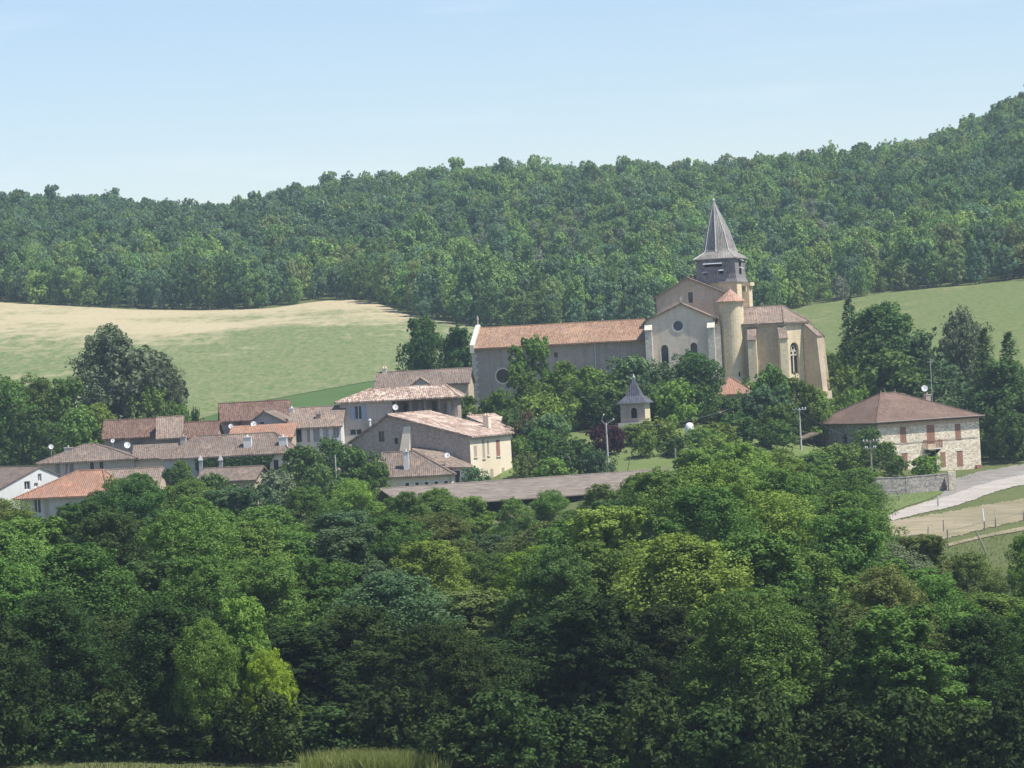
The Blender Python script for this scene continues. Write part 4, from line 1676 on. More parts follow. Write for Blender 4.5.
def simple_house(name, label, px, py, D, rz, w_px, eave, depth, kind, rise, wall='greywall', roof='tile_old', wins=(), cat='house', oh=.4, mats=None, zb=None, r=None, **k):
    """px, py: front-left corner at eaves height; w_px: photo pixel of the front-right corner; eave: its row"""
    s = House(name, label, cat, px, py, D, rz, GRP if cat == 'house' else None)
    x1 = s.fr(*w_px)[0]
    wl = []
    for f_, wx, wy, ww, hh, kd in wins:
        if f_ == 'f':
            a, z = s.fr(wx, wy)
        elif f_ == 'r':
            a, z = s.sd(wx, wy, x1)
        else:
            a, z = s.sd(wx, wy, 0)
        wl.append((f_, a, z, ww, hh, kd))
    s.x1 = x1
    zb = s.ground(0, x1, 0, depth) if zb is None else zb
    s.zb = zb
    if kind == 'gx':
        s.body(0, x1, 0, depth, 0, wins=wl, gs=rise, mat=wall, mats=mats, zb=zb)
        s.rf = s.gable_x(0, x1, 0, depth, 0, rise, roof, oh=oh, **k)
    elif kind == 'gy':
        gx = k.pop('gx', None)
        s.body(0, x1, 0, depth, 0, wins=wl, gf=rise, gfx=gx, mat=wall, mats=mats, zb=zb)
        s.rf = s.gable_y(0, x1, 0, depth, 0, rise, roof, oh=oh, rx=gx, **k)
    elif kind == 'hip':
        s.body(0, x1, 0, depth, 0, wins=wl, mat=wall, mats=mats, zb=zb)
        s.rf = s.hip(0, x1, 0, depth, 0, rise, roof, oh=oh, **k)
    elif kind == 'mono':
        s.body(0, x1, 0, depth, 0, wins=wl, mat=wall, mats=mats, zb=zb)
        s.rf = s.roof([(-.3, -oh, .05), (x1 + .3, -oh, .05), (x1 + .3, depth, rise), (-.3, depth, rise)], [(0, 1, 2, 3)], roof)
        b = MB()
        b.box(0, x1, depth - .3, depth, 0.0, rise - .25)
        add(b, s, 'back_wall', wall)
    return s


# big cream house: its gable end faces us in shade, the eaves front is sunlit
def cream_house():
    s = House('gabled_house', 'large house with a sunlit cream front, shaded brown gable end and pale mottled tile roof', 'house', 469.5, 437, 430, -24, GRP)
    x0, zl = s.fr(351.5, 437.5)
    gx, gz = s.fr(388, 416)
    dep = s.sd(510.5, 436)[0]
    zg = s.ground(x0, 0, 0, dep)
    w = []
    for px, py, ww, hh, kd in ((475.3, 451.5, .9, 1.35, 'tan'), (483.5, 449, .75, 2.3, 'tan'), (488, 448, .6, 1.8, 'tan'), (498, 448, 1.15, 2.0, 'brown'),
                               (492, 477, .9, 1.9, 'tan'), (503.3, 474, .8, 1.5, 'tan')):
        a, z = s.sd(px, py)
        w.append(('r', a, z, ww / 1.0, hh, kd))
    for px, py, ww, hh in ((381.5, 436.5, .75, 1.25), (396.2, 441, .5, .7)):
        a, z = s.fr(px, py)
        w.append(('f', a, z, ww, hh, 'dark'))
    zl = min(zl, 0)
    # asymmetrical gable end
    outl = [(x0, zg), (0, zg), (0, 0), (gx, gz), (x0, zl)]
    hs = {'f': [], 'r': []}
    for f_, a, z, ww, hh, kd in w:
        hs[f_].append(arch_pts(a - ww / 2, a + ww / 2, z - hh / 2, z + hh / 2, None))
    b = MB()
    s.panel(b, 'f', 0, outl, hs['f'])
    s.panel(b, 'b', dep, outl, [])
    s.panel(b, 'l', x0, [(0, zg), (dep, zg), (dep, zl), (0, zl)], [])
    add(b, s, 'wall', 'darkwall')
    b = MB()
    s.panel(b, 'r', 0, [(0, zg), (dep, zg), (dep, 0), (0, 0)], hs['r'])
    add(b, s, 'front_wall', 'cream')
    for (f_, a, z, ww, hh, kd) in w:
        h = arch_pts(a - ww / 2, a + ww / 2, z - hh / 2, z + hh / 2, None)
        if kd == 'dark':
            s.pane('f', 0, h, .2, MAT['glass'])
        else:
            for q in (-1, 1):
                aa = sorted((a + q * .01, a + q * (ww / 2 - .01)))
                s.boxon('r', 0, aa[0], aa[1], z - hh / 2 + .01, z + hh / 2 - .01, -.08, -.02, MAT[kd + '_paint'], 'shutter')
            s.boxon('r', 0, a - ww / 2 - .1, a + ww / 2 + .1, z - hh / 2 - .1, z - hh / 2 - .005, 0, .12, MAT['stone_trim'], 'window_sill')
    t = .2
    oh = .45
    sl = (gz - zl) / (gx - x0)
    sr = gz / (0 - gx)
    V = [(x0 - oh, -.35, zl - sl * oh + t), (gx, -.35, gz + t), (gx, dep + .3, gz + t), (x0 - oh, dep + .3, zl - sl * oh + t), (oh, -.35, -abs(sr) * oh + t), (oh, dep + .3, -abs(sr) * oh + t)]
    rf = s.roof(V, [(0, 1, 2, 3), (1, 4, 5, 2)], 'tile_pale', t - .01, ridges=[(1, 2)])
    s.boxon('r', 0, 0, dep, -.42, -.12, -.02, .14, MAT['greywall'], 'cornice')
    # sloping sunlit buttress against the gable end
    ax, az = s.fr(411, 423)
    bx, bz = s.fr(397, 452)
    h = MB()
    zt = az - .4
    h.hexa([(ax - 2.0, -2.0, zg), (ax, -2.0, zg), (ax, 0.02, zg), (ax - 2.0, 0.02, zg)],
           [(ax - .9, -.25, zt), (ax, -.25, zt), (ax, 0.02, zt), (ax - .9, 0.02, zt)])
    add(h, s, 'buttress', 'cream')
    ch = s.sd(487, 425, -2.5)
    s.chimney(rf, -2.3, s.sd(487, 425, -2.3)[0], -.2, s.sd(487, 416, -2.3)[1], .75, .75, 'cream', 2)
    # lower back wing with a broken mixed-tile roof
    w2 = House('rear_wing', 'low wing with a mixed red tile roof behind the chimney of the cream house', 'house', 470, 424, 446, -24, GRP)
    x2 = w2.fr(498, 430)[0]
    g2 = w2.ground(0, x2, 0, 8)
    w2.body(0, x2, 0, 8, -.8, mat='darkwall', zb=g2)
    w2.roof([(-.3, -.3, 1.0), (x2 + .3, -.3, -.9), (x2 + .3, 8.3, -.9), (-.3, 8.3, 1.0)], [(0, 1, 2, 3)], 'tile_pale', ridges=[(0, 3)])


cream_house()

# house with blue shutters and loggia
s = House('shuttered_house', 'tall grey house with blue shutters and a hipped tile roof over a shaded loggia', 'house', 339.5, 402.5, 452, -4, GRP)
x1 = s.fr(392, 402)[0]
x2 = s.fr(455, 397)[0]
a, z = s.fr(358.2, 412.5)
g = s.ground(0, x2, 0, 8)
a2, z2 = s.fr(356, 432)
s.body(0, x1, 0, 8.5, 0, wins=[('f', a, z, .95, 1.75, 'glass_blue'), ('f', a2, z2, 1.5, .8, 'glass')], mat='greywall', zb=g)
# loggia: back wall, posts, parapet
b = MB()
b.box(x1 + .003, x2, 3.2, 8.5, g, -.05)
add(b, s, 'back_wall', 'darkwall')
b = MB()
b.box(x1 + .003, x2, -.05, 3.19, g, -2.6)
add(b, s, 'loggia_floor', 'greywall')
pp = MB()
for k in range(5):
    xx = x1 + .5 + (x2 - x1 - .7) * k / 4
    q = MB()
    q.box(xx - .12, xx + .12, .1, .34, -2.59, -.1)
    add(q, s, 'post', 'wood')
for k in range(4):
    xx = x1 + .5 + (x2 - x1 - .7) * (k + .5) / 4
    q = MB()
    q.box(xx - .28, xx + .22, 2.9, 3.15, -2.59, -.5)
    add(q, s, 'door', 'bluegrey' if k % 2 else 'dark_wood')
rf = s.hip(0, x2, 0, 8.5, 0, s.fr(400, 388.5, 4.2)[1], 'tile_pale', oh=.55, r0=3.6, r1=x2 - 1.5)
s.dish(s.fr(395.3, 407.5, -.5)[0], -.5, s.fr(395.3, 407.5, -.5)[1], .5, R(15), 1.2)
b = MB()
a, z = s.fr(370, 424, -.4)
b.tube([(a, -.4, z - 1.4), (a, -.4, z + .4)], .14, 8)
b.lathe(a, -.4, [(.2, z + .401), (.2, z + .5), (.06, z + .65)], 8)
add(b, s, 'flue_pipe', 'white_paint')

# long roof behind it, below the nave
s = simple_house('long_house', 'long low house with weathered pink roof and small dormer beside the nave', 376, 387.5, 478, -4, (468, 383), 0, 9, 'gx', 1.75, 'church_old', 'tile_old')
a, z = s.fr(421, 385)
d = MB()
d.poly([(a - 1.3, -.42, -.1), (a + 1.3, -.42, -.1), (a, -.42, .85)])
dm = add(d, s, 'dormer', 'greywall')
d = MB()
for q in (-1, 1):
    d.hexa([(a + q * 1.55, -.6, -.18), (a, -.6, .9), (a, 2.6, .9), (a + q * 1.55, .0, -.18)], [(a + q * 1.55, -.6, -.03), (a, -.6, 1.05), (a, 2.6, 1.05), (a + q * 1.55, .0, -.03)])
d.build('dormer_roof', MAT['tile_pale'], dm)
s.chimney(s.rf, .8, 4.4, 1.2, 2.4, .6, .6, 'tile_orange' if False else 'cream', 2)

# low building with five little square windows
s = House('low_annex', 'low cream annex with a row of five tiny square windows and a tall white chimney', 'house', 372, 475, 424, -3, GRP)
x1 = s.fr(451, 468)[0]
g = s.ground(0, x1, 0, 9)
w = []
for px in (407.2, 417, 426.5, 436.2, 446):
    a, z = s.fr(px, 484.7 - (px - 407) * .05)
    w.append(('f', a, z, .42, .42, 'dark'))
s.body(0, x1, 0, 8, -.3, wins=w, mat='cream', zb=g)
for f_, a, z, ww, hh, kd in w:
    for q in (-1, 1):
        s.boxon('f', 0, *sorted((a + q * .215, a + q * .33)), z - .33, z + .33, .0, .03, MAT['white_paint'], 'window_surround')
    s.boxon('f', 0, a - .21, a + .21, z - .33, z - .215, 0, .03, MAT['white_paint'], 'window_surround')
    s.boxon('f', 0, a - .21, a + .21, z + .215, z + .33, 0, .03, MAT['white_paint'], 'window_surround')
s.boxon('f', 0, 0, x1, -.62, -.28, -.02, .2, MAT['bluegrey'], 'fascia')
rf = s.hip(0, x1, 0, 8, -.3, s.fr(400, 453.5, 4)[1], 'tile_old', oh=.4, r0=1.0, r1=x1 - 4.5)
a, z = s.fr(406.6, 468, 1.0)
s.chimney(rf, a, 1.0, -.2, s.fr(406.6, 452, 1.0)[1], .62, .5, 'white', 1)
b = MB()
a, z = s.fr(451.5, 472)
b.tube([(a - .15, -.12, g), (a - .15, -.12, -.4)], .07, 6)
add(b, s, 'drainpipe', 'bluegrey')

s = House('white_annex', 'small white annex under a mottled red roof at the foot of the sunlit cream front', 'house', 452, 470, 427, -3, GRP)
x1 = s.fr(469.5, 466)[0]
g = s.ground(0, x1, 0, 6)
a, z = s.fr(454.8, 481)
a2, z2 = s.fr(463, 480)
s.body(0, x1, 0, 6, .1, wins=[('f', a + .35, z, .6, 2.4, 'dark'), ('f', a2, z2, .8, .7, 'glass')], mat='white', zb=g)
xl = s.fr(400, 455, 3)[0]
za = s.fr(420, 447, 4.5)[1]
rf = s.roof([(xl + 2.4, -.3, .6), (x1 + .25, -.4, .25), (x1 + .1, 5.5, .5), (s.fr(431, 446.5, 5)[0], 5.5, za), (s.fr(411, 447.5, 5)[0], 5.5, za)], [(0, 1, 2, 3, 4)], 'tile_pink')
s.dish(s.fr(447.2, 455.6, .2)[0], .2, s.fr(447.2, 455.6, .2)[1], .45, R(10), .9)

# long grey barn
s = House('long_barn', 'very long barn with a weathered grey brown roof and dark open gable, behind the wood', 'barn', 407, 506, 398, 25)
yd, zd = s.sd(363, 513)
_, zr = s.sd(385.5, 488.5)
x1 = s.fr(690, 489)[0]
yw = yd
g = s.ground(0, x1, 0, yw)
ze = 0
rise = s.sd(386, 488.5)[1] - .15
b = MB()
b.box(0, x1, yw - .25, yw, g, ze - .1)
b.box(0, .35, yw * .0, yw * .18, g, ze - .1)
b.box(0, .35, yw * .82, yw - .26, g, ze - .1)
b.box(x1 - .35, x1, 0, yw - .26, g, ze - .1)
add(b, s, 'wall', 'rubble_dark')
b = MB()
b.hexa([(.4, 0, ze - .35), (.6, 0, ze - .35), (.6, yw, ze - .35), (.4, yw, ze - .35)], [(.4, 0, ze - .05), (.6, 0, ze - .05), (.6, yw, ze - .05), (.4, yw, ze - .05)])
b.poly([(.5, 0.2, ze - .04), (.5, yw - .2, ze - .04), (.5, yw / 2, rise - .1)])
add(b, s, 'gable_boarding', 'dark_wood')
for k in range(10):
    q = MB()
    xx = .2 + (x1 - .5) * k / 9
    q.box(xx, xx + .28, .02, .30, g, ze - .12)
    add(q, s, 'post', 'dark_wood')
s.gable_x(0, x1, 0, yw, ze, rise, 'fibre', oh=.7, ohs=.5, thick=.14)

s = simple_house('small_outhouse', 'small outhouse with a faded red roof before the open side of the barn', 512, 518, 391, 8, (534, 517), 0, 4, 'mono', 1.0, 'rubble_dark', 'tile_pink', cat='shed')

# white row house
s = simple_house('white_house', 'white rendered house with tall narrow windows, next to the blue-shuttered house', 289, 428.5, 448, -3, (340.5, 424.5), 0, 10, 'gx', 2.25, 'white', 'tile_pink',
                 wins=[('f', 293.8, 441.5, .5, 1.6, 'tan'), ('f', 299, 435.5, .65, 1.6, 'dark'), ('f', 309.3, 435, .6, 1.8, 'tan'), ('f', 316.5, 434.3, .8, 1.9, 'glass_white'),
                       ('f', 326, 433, .7, 1.7, 'white'), ('f', 336, 431.5, .8, 1.5, 'dark')], mats=None)
a, z = s.fr(318.7, 418, 2.0)
s.chimney(s.rf, a, 2.0, z - 1.0, z + .45, .6, .5, 'darkwall', 2)
a, z = s.fr(291.8, 412, 4)
s.chimney(s.rf, a, 4.0, z - 1.2, z + .4, .5, .6, 'white', 1)
# gabled house next to it
s = simple_house('grey_gabled_house', 'small house with a grey gable facing the orange roof', 247, 425.5, 451, -6, (287, 424), 0, 8, 'gy', 1.55, 'greywall', 'tile_old', gx=2.2, oh=.35,
                 wins=[('f', 262, 424, .5, .5, 'dark')])
# dark tiled house with open dark end
s = simple_house('dark_roof_house', 'house with a steep dark corrugated tile roof and a black shaded wall beneath', 222, 421.5, 458, 6, (290, 413.5), 0, 8.5, 'gx', 2.05, 'darkwall', 'tile_dark',
                 wins=[('f', 237, 425, 1.2, 1.3, 'open'), ('f', 232, 425.5, .5, 1.1, 'white')])
# orange roof in front
s = simple_house('orange_roof_house', 'low house under a bright orange tile roof in the middle of the village', 229, 440.5, 441, -2, (291, 439), 0, 6.5, 'mono', 1.65, 'church_old', 'tile_orange')
s.dish(s.fr(253.6, 424.4, 6.3)[0], 6.3, s.fr(253.6, 424.4, 6.3)[1], .5, R(10), 1.0)
s.dish(s.fr(230.8, 426.5, 6.3)[0], 6.3, s.fr(230.8, 426.5, 6.3)[1], .4, R(10), 1.0)

# long ivy house
s = House('ivy_house', 'long house with ivy over its shaded front, two block chimneys and a sunlit cream end', 'house', 163, 457.5, 433, -3, GRP)
x1 = s.fr(288, 452.5)[0]
g = s.ground(0, x1, 0, 9)
w = []
for px, ww in ((201, .7), (213, 1.0), (233, .8)):
    a, z = s.fr(px, 463)
    w.append(('f', a, z, ww, 1.5, 'dark'))
a, z = s.fr(268, 470)
w.append(('f', a, z, .5, 1.6, 'dark'))
a, z = s.fr(276, 465)
w.append(('f', a, z, .6, 1.2, 'dark'))
xm = s.fr(262, 460)[0]
s.body(0, xm, 0, 9, -.15, wins=w[:3], mat='bluegrey', zb=g)
s.body(xm + .004, x1, 0, 9, -.15, wins=w[3:], mat='cream', zb=g)
rf = s.hip(0, x1, 0, 9, -.15, s.fr(225, 436.5, 4.5)[1], 'tile_old', oh=.45, r0=3.5, r1=x1 - 2.0)
for px, mt in ((248, 'white'), (283.5, 'white')):
    a, z = s.fr(px, 448, 1.6)
    s.chimney(rf, a, 1.6, -.1, s.fr(px, 437.5, 1.6)[1], .95, .8, mt, 1)
a, z = s.fr(184, 455, 3.0)
s.chimney(rf, a, 3.0, 0, s.fr(184, 437, 3.0)[1], .7, .7, 'greywall', 1)
for px in (201, 221):
    q = MB()
    a, z = s.fr(px, 467, -.5)
    q.box(a - .22, a + .22, -.75, -.3, g, z + .8)
    q.hexa([(a - .3, -.83, z + .803), (a + .3, -.83, z + .803), (a + .3, -.22, z + .803), (a - .3, -.22, z + .803)], [(a - .05, -.55, z + 1.4), (a + .05, -.55, z + 1.4), (a + .05, -.5, z + 1.4), (a - .05, -.5, z + 1.4)])
    add(q, s, 'gate_pier', 'bluegrey')
IVY_HOUSE = s

# house with wide roof on the left, plus its neighbours
s = simple_house('wide_roof_house', 'house with a broad low hipped roof, dark vertical window slots and white dishes', 40, 463.5, 437, 4, (134, 459.5), 0, 9.5, 'hip', 1.75, 'greywall', 'tile_old', oh=.5,
                 wins=[('f', 57.6, 469, .6, 1.9, 'dark'), ('f', 67.5, 468.5, .5, 1.9, 'dark'), ('f', 71.5, 468.3, .5, 1.9, 'dark'), ('f', 92, 467, .45, 1.5, 'dark'), ('f', 101.5, 466.5, .45, 1.5, 'dark')], r0=5.2)
a, z = s.fr(68.5, 453, 3)
s.chimney(s.rf, a, 3, z - .8, z + .6, 1.0, .8, 'greywall', 1)
s.dish(s.fr(127, 445.5, 3)[0], 3, s.fr(127, 445.5, 3)[1], .55, R(15), 1.2)
s.dish(s.fr(51, 447, 6)[0], 6, s.fr(51, 447, 6)[1], .42, R(5), 1.4)
s = simple_house('narrow_roof_house', 'narrow house with a diagonal verge and mixed brown roof beside the wide-roofed house', 134, 459.5, 440, 4, (181, 446), 0, 8, 'mono', 1.6, 'cream', 'tile_old')
s = simple_house('rear_barn', 'barn with a patched red roof and dark open front below the pines', 104, 439, 456, 2, (160, 437), 0, 9, 'gx', 2.05, 'darkwall', 'tile_dark', cat='barn',
                 wins=[('f', 124, 440, 2.6, 1.0, 'open'), ('f', 138, 440, 1.8, 1.0, 'open')])
s.dish(s.fr(112.7, 441, -1.0)[0], -1.0, s.fr(112.7, 441, -1.0)[1], .36, R(5), 1.4)
s = simple_house('patched_roof_house', 'house whose roof has lighter repaired patches beside the rear barn', 157, 438.5, 452, 3, (182.5, 434), 0, 9, 'gx', 2.4, 'darkwall', 'tile_pink', ohs=.15)
s = simple_house('red_roof_house', 'low house with a dark red roof between two block chimneys', 184, 438.5, 447, -2, (215, 436), 0, 8, 'gx', 1.7, 'darkwall', 'tile_dark')
s = simple_house('sunken_house', 'low pale-roofed house half hidden by the treetops under the ivy wall', 197, 482.5, 423, -12, (254, 478), 0, 7, 'gx', 1.3, 'church_old', 'tile_old')

# white gabled house at the left edge
s = House('white_gabled_house', 'white house with a plain gable and small windows at the edge of the village', 'house', -4, 492, 418, 38, GRP)
x1 = s.fr(58, 478)[0]
gx, gz = s.fr(39, 468)
g = s.ground(0, x1, 0, 12)
w = []
for px, py, ww, hh in ((27.3, 485.5, .8, 1.0), (39.7, 477.5, .5, .9), (36, 485, .5, .5)):
    a, z = s.fr(px, py)
    w.append(('f', a, z, ww, hh, 'dark'))
ze_r = s.fr(58.5, 475.5)[1]
ze_l = s.fr(-4, 492)[1]
b = MB()
outl = [(0, g), (x1, g), (x1, ze_r), (gx, gz), (0, ze_l)]
s.panel(b, 'f', 0, outl, [arch_pts(a - ww / 2, a + ww / 2, z - hh / 2, z + hh / 2, None) for _, a, z, ww, hh, _ in w])
s.panel(b, 'b', 12, outl, [])
s.panel(b, 'l', 0, [(0, g), (12, g), (12, ze_l), (0, ze_l)], [])
s.panel(b, 'r', x1, [(0, g), (12, g), (12, ze_r), (0, ze_r)], [])
add(b, s, 'wall', 'white')
for _, a, z, ww, hh, _ in w:
    s.pane('f', 0, arch_pts(a - ww / 2, a + ww / 2, z - hh / 2, z + hh / 2, None), .2, MAT['glass'], frame=MAT['white_paint'])
sl = (gz - ze_l) / gx
sr = (gz - ze_r) / (x1 - gx)
s.rf = s.roof([(-.4, -.12, ze_l - sl * .4 + .2), (gx, -.12, gz + .2), (gx, 12.3, gz + .2), (-.4, 12.3, ze_l - sl * .4 + .2), (x1 + .2, -.12, ze_r - sr * .2 + .2), (x1 + .2, 12.3, ze_r - sr * .2 + .2)],
       [(0, 1, 2, 3), (1, 4, 5, 2)], 'tile_old', .15, ridges=[(1, 2)])
b = MB()

s.chimney(s.rf, 1.6, 7.5, ze_l, ze_l + 2.9, .6, .6, 'darkwall', 1)
s.dish(2.0, 5.5, ze_l + 1.9, .4, R(-25), .9)

# orange hipped house
s = House('orange_hipped_house', 'house with a bright orange hipped roof and pale blue shaded wall, just above the treetops', 'house', 19.5, 497.5, 405, -8, GRP)
x1 = s.fr(104, 491)[0]
g = s.ground(0, x1, 0, 9)
a, z = s.fr(37, 505.5)
a2, z2 = s.fr(45, 508)
s.body(0, x1, 0, 9, 0, wins=[('f', a, z, .85, 1.8, 'glass'), ('f', a2 + .2, z2, .55, 2.6, 'tan')], mat='bluegrey', zb=g)
s.hip(0, x1, 0, 9, 0, 2.35, 'tile_orange', oh=.6, r0=x1 * .58, r1=x1 - 1.2)
s = simple_house('brown_roof_annex', 'annex with a browner roof joined behind the orange hipped house', 96, 489, 411, -3, (157, 484), 0, 8, 'gx', 1.8, 'church_old', 'tile_pink')

# little garden shed in the trees
s = simple_house('garden_shed', 'little shed with a pinkish roof and bluish wall among dark trees below the village', 321, 475.5, 420, -5, (339, 471.5), 0, 4, 'mono', .7, 'bluegrey', 'tile_pink', cat='shed')

# orange-roofed sacristy porch below the stair turret
s = House('tiled_porch', 'small lean-to with a bright orange tiled roof at the foot of the round stair turret', 'shed', 722, 393.5, 478, -10)
x1 = s.fr(753, 392)[0]
g = s.ground(0, x1, 0, 4)
s.body(0, x1, 0, 4.5, -.1, mat='church_old', zb=g, wins=[('f', x1 * .7, -1.2, .9, 1.5, 'open')])
s.hip(0, x1, 0, 4.5, -.1, s.fr(727, 379, 4)[1] * .95, 'tile_orange', oh=.5, r0=.6, r1=.9, ry=4.2)

# slate roofed pavilion
s = House('garden_pavilion', 'small square pavilion with an arched opening and a tall dark slate pyramid roof', 'pavilion', 621, 423, 452, -14)
x1 = s.fr(645.5, 421)[0]
ze = s.fr(633, 403.5)[1]
a, z = s.fr(634, 413)
g = s.ground(0, x1, 0, x1) - 1
w_ = s.body(0, x1, 0, x1, ze, wins=[('f', a, z, .78, 1.3, 'open', 'gothic')], mats={'f': 'church_nave', 'r': 'church_stone', 'l': 'church_nave', 'b': 'church_nave'}, zb=g)
zt = s.fr(634, 377.5, x1 / 2)[1]
b = MB()
c = x1 / 2
rg_ = lambda r, z: [(c - r, c - r, z), (c + r, c - r, z), (c + r, c + r, z), (c - r, c + r, z)]
pr = [(c + .42, ze - .02), (c + .38, ze + .08), (c * .62, ze + (zt - ze) * .30), (c * .34, ze + (zt - ze) * .62), (.05, zt)]
for (ra, za), (rb, zb_) in zip(pr, pr[1:]):
    A, B = rg_(ra, za), rg_(rb, zb_)
    for k in range(4):
        b.poly([A[k], A[(k + 1) % 4], B[(k + 1) % 4], B[k]])
b.poly(list(reversed(rg_(*pr[0]))))
b.poly(rg_(*pr[-1]))
rf = add(b, s, 'roof', 'slate_dark')
b = MB()
b.lathe(c, c, [(.10, zt - .15), (.16, zt + .05), (.10, zt + .25), (.02, zt + .5)], 8)
b.build('finial', MAT['lead'], rf)
bs = MB()
z0 = s.fr(634, 422.5)[1]
bs.box(-.25, x1 + 1.2, -.7, -.003, g, z0)
add(bs, s, 'plinth', 'church_grey')


# ------------------------------------------------------------------ walls, fences, poles
def wall_between(name, label, pts, h, th, mat, cap=None, base=None):
    """rubble wall following the ground through photo pixels (foot of wall)"""
    P = [hit(*p) if len(p) == 2 else Vector((W(*p).x, W(*p).y, T(W(*p).x, W(*p).y))) for p in pts]
    e = thing(name, label, 'wall', P[0])
    b = MB()
    c = MB()
    o0 = P[0]
    for A, B in zip(P, P[1:]):
        d = (B - A)
        d.z = 0
        n = Vector((-d.y, d.x, 0)).normalized() * th / 2
        k = max(1, int(d.length / 2))
        for i in range(k):
            a, q = A.lerp(B, i / k) - o0, A.lerp(B, (i + 1) / k) - o0
            b.hexa([a - n + Vector((0, 0, -.5)), q - n + Vector((0, 0, -.5)), q + n + Vector((0, 0, -.5)), a + n + Vector((0, 0, -.5))],
                   [a - n + Vector((0, 0, h)), q - n + Vector((0, 0, h)), q + n + Vector((0, 0, h)), a + n + Vector((0, 0, h))])
            m_ = n * 1.2
            c.hexa([a - m_ + Vector((0, 0, h + .002)), q - m_ + Vector((0, 0, h + .002)), q + m_ + Vector((0, 0, h + .002)), a + m_ + Vector((0, 0, h + .002))],
                   [a - m_ + Vector((0, 0, h + .1)), q - m_ + Vector((0, 0, h + .1)), q + m_ + Vector((0, 0, h + .1)), a + m_ + Vector((0, 0, h + .1))])
    b.build('stonework', MAT[mat], e)
    c.build('coping', MAT[cap or mat], e)
    return e


e = wall_between('stone_wall', 'low shaded rubble wall between the grass and the farmhouse terrace', [(868, 495), (905, 494), (949, 490)], 1.85, .5, 'rubble_dark', 'rubble_dark')
pl = MB()
q = hit(950, 491) - e.location
pl.box(q.x - .1, q.x + .75, q.y - .3, q.y + .6, q.z - .4, q.z + 2.25)
pl.build('end_pier', MAT['rubble'], e)
wall_between('garden_wall', 'grey garden wall beside the purple-leaved shrub', [(540, 462), (572, 458)], 1.5, .5, 'church_grey')
wall_between('churchyard_wall', 'pale old wall under the orange porch roof by the churchyard trees', [(690, 424), (745, 421)], 1.6, .5, 'church_old')

PG = 'utility poles around the village'


def pole(px, pt, pb, D, label, mat='concrete', arms=0, rad=.13, lamp=False, ins=True):
    t = W(px, pt, D)
    zg = T(t.x, t.y)
    e = thing('utility_pole', label, 'pole', (t.x, t.y, zg), 0, PG)
    h = t.z - zg
    b = MB()
    b.tube([(0, 0, -.5), (0, 0, h)], [rad * 1.25, rad * .8], 8)
    b.build('shaft', MAT[mat], e)
    for k in range(arms):
        c = MB()
        z = h - .25 - k * .8
        c.box(-.9 + k * .2, .9 - k * .2, -.06 - rad, .0 - rad, z, z + .12)
        a = c.build('crossarm', MAT['metal' if mat == 'concrete' else mat], e)
        for xx in (-.8 + k * .2, -.4, .4, .8 - k * .2):
            i = MB()
            i.lathe(xx, -rad - .03, [(.05, z + .121), (.07, z + .2), (.05, z + .3), (.02, z + .34)], 6)
            i.build('insulator', MAT['white_paint'], a)
    if lamp:
        for q in (-1, 1):
            c = MB()
            c.tube([(0, 0, h - .3), (q * .45, -.1, h + .15), (q * .9, -.25, h + .35)] if q > 0 else [(0, 0, h - .3), (-.5, -.1, h + .3), (-.25, -.2, h + .95)], .035, 5)
            a = c.build('bracket', MAT['metal'], e)
            i = MB()
            xx, zz = (.9, h + .35) if q > 0 else (-.25, h + .95)
            i.lathe(xx, -.25, [(.04, zz - .08), (.11, zz), (.09, zz + .1), (.03, zz + .15)], 8)
            i.build('lamp_head', MAT['metal'], a)
    return Vector((t.x, t.y, t.z))


p1 = pole(606, 423, 475, 428, 'slim pale concrete pole with two little lamp brackets beside the garden lawn', 'concrete', 0, .11, True)
p2 = pole(870, 440, 497, 432, 'dark wooden pole with a crossarm in front of the stone farmhouse', 'wood', 2, .13)
p3 = pole(799, 408, 455, 452, 'pale concrete pole beside the lean-to shed', 'concrete', 1, .13)
p4 = pole(752, 397, 440, 458, 'plain wooden pole rising from bushes below the orange porch', 'wood', 1, .12)
p5 = pole(335, 455, 500, 410, 'thin pole behind the gable of the long barn', 'concrete', 0, .08)
p6 = pole(675, 448, 466, 425, 'short post at the edge of the garden lawn', 'wood', 0, .11)


def cable(a, b, label, sag=.6, r=.018):
    pts = []
    for k in range(13):
        t = k / 12
        p = a.lerp(b, t)
        p.z -= sag * 4 * t * (1 - t)
        pts.append(p - a)
    m_ = MB()
    m_.tube(pts, r, 4)
    o = m_.build('overhead_cable', MAT['cable'])
    o.location = a
    tag(o, label, 'cable', 'overhead cables')


cable(p1 + Vector((0, 0, -.3)), p4 + Vector((0, 0, -.3)), 'overhead cable strung from the lamp pole to the wooden pole by the porch', 1.2)
cable(p4 + Vector((0, 0, -.3)), p3 + Vector((0, 0, -.3)), 'overhead cable between the wooden pole and the concrete pole by the shed', .5)
cable(p3 + Vector((0, 0, -.3)), p2 + Vector((0, 0, -.3)), 'overhead cable running from the shed pole down to the farmhouse pole', .6)


def post(px, py, h, w=.1, lean=(0, 0), mat='wood', label='', group=None, name='fence_post', cat='post', D=None):
    q = hit(px, py)
    b = MB()
    b.tube([(0, 0, -.3), (lean[0] * h * .5, lean[1] * h * .5, h * .5), (lean[0] * h, lean[1] * h, h)], [w, w * .9, w * .75], 7)
    o = b.build(name, MAT[mat])
    o.location = q
    tag(o, label, cat, group)
    return q


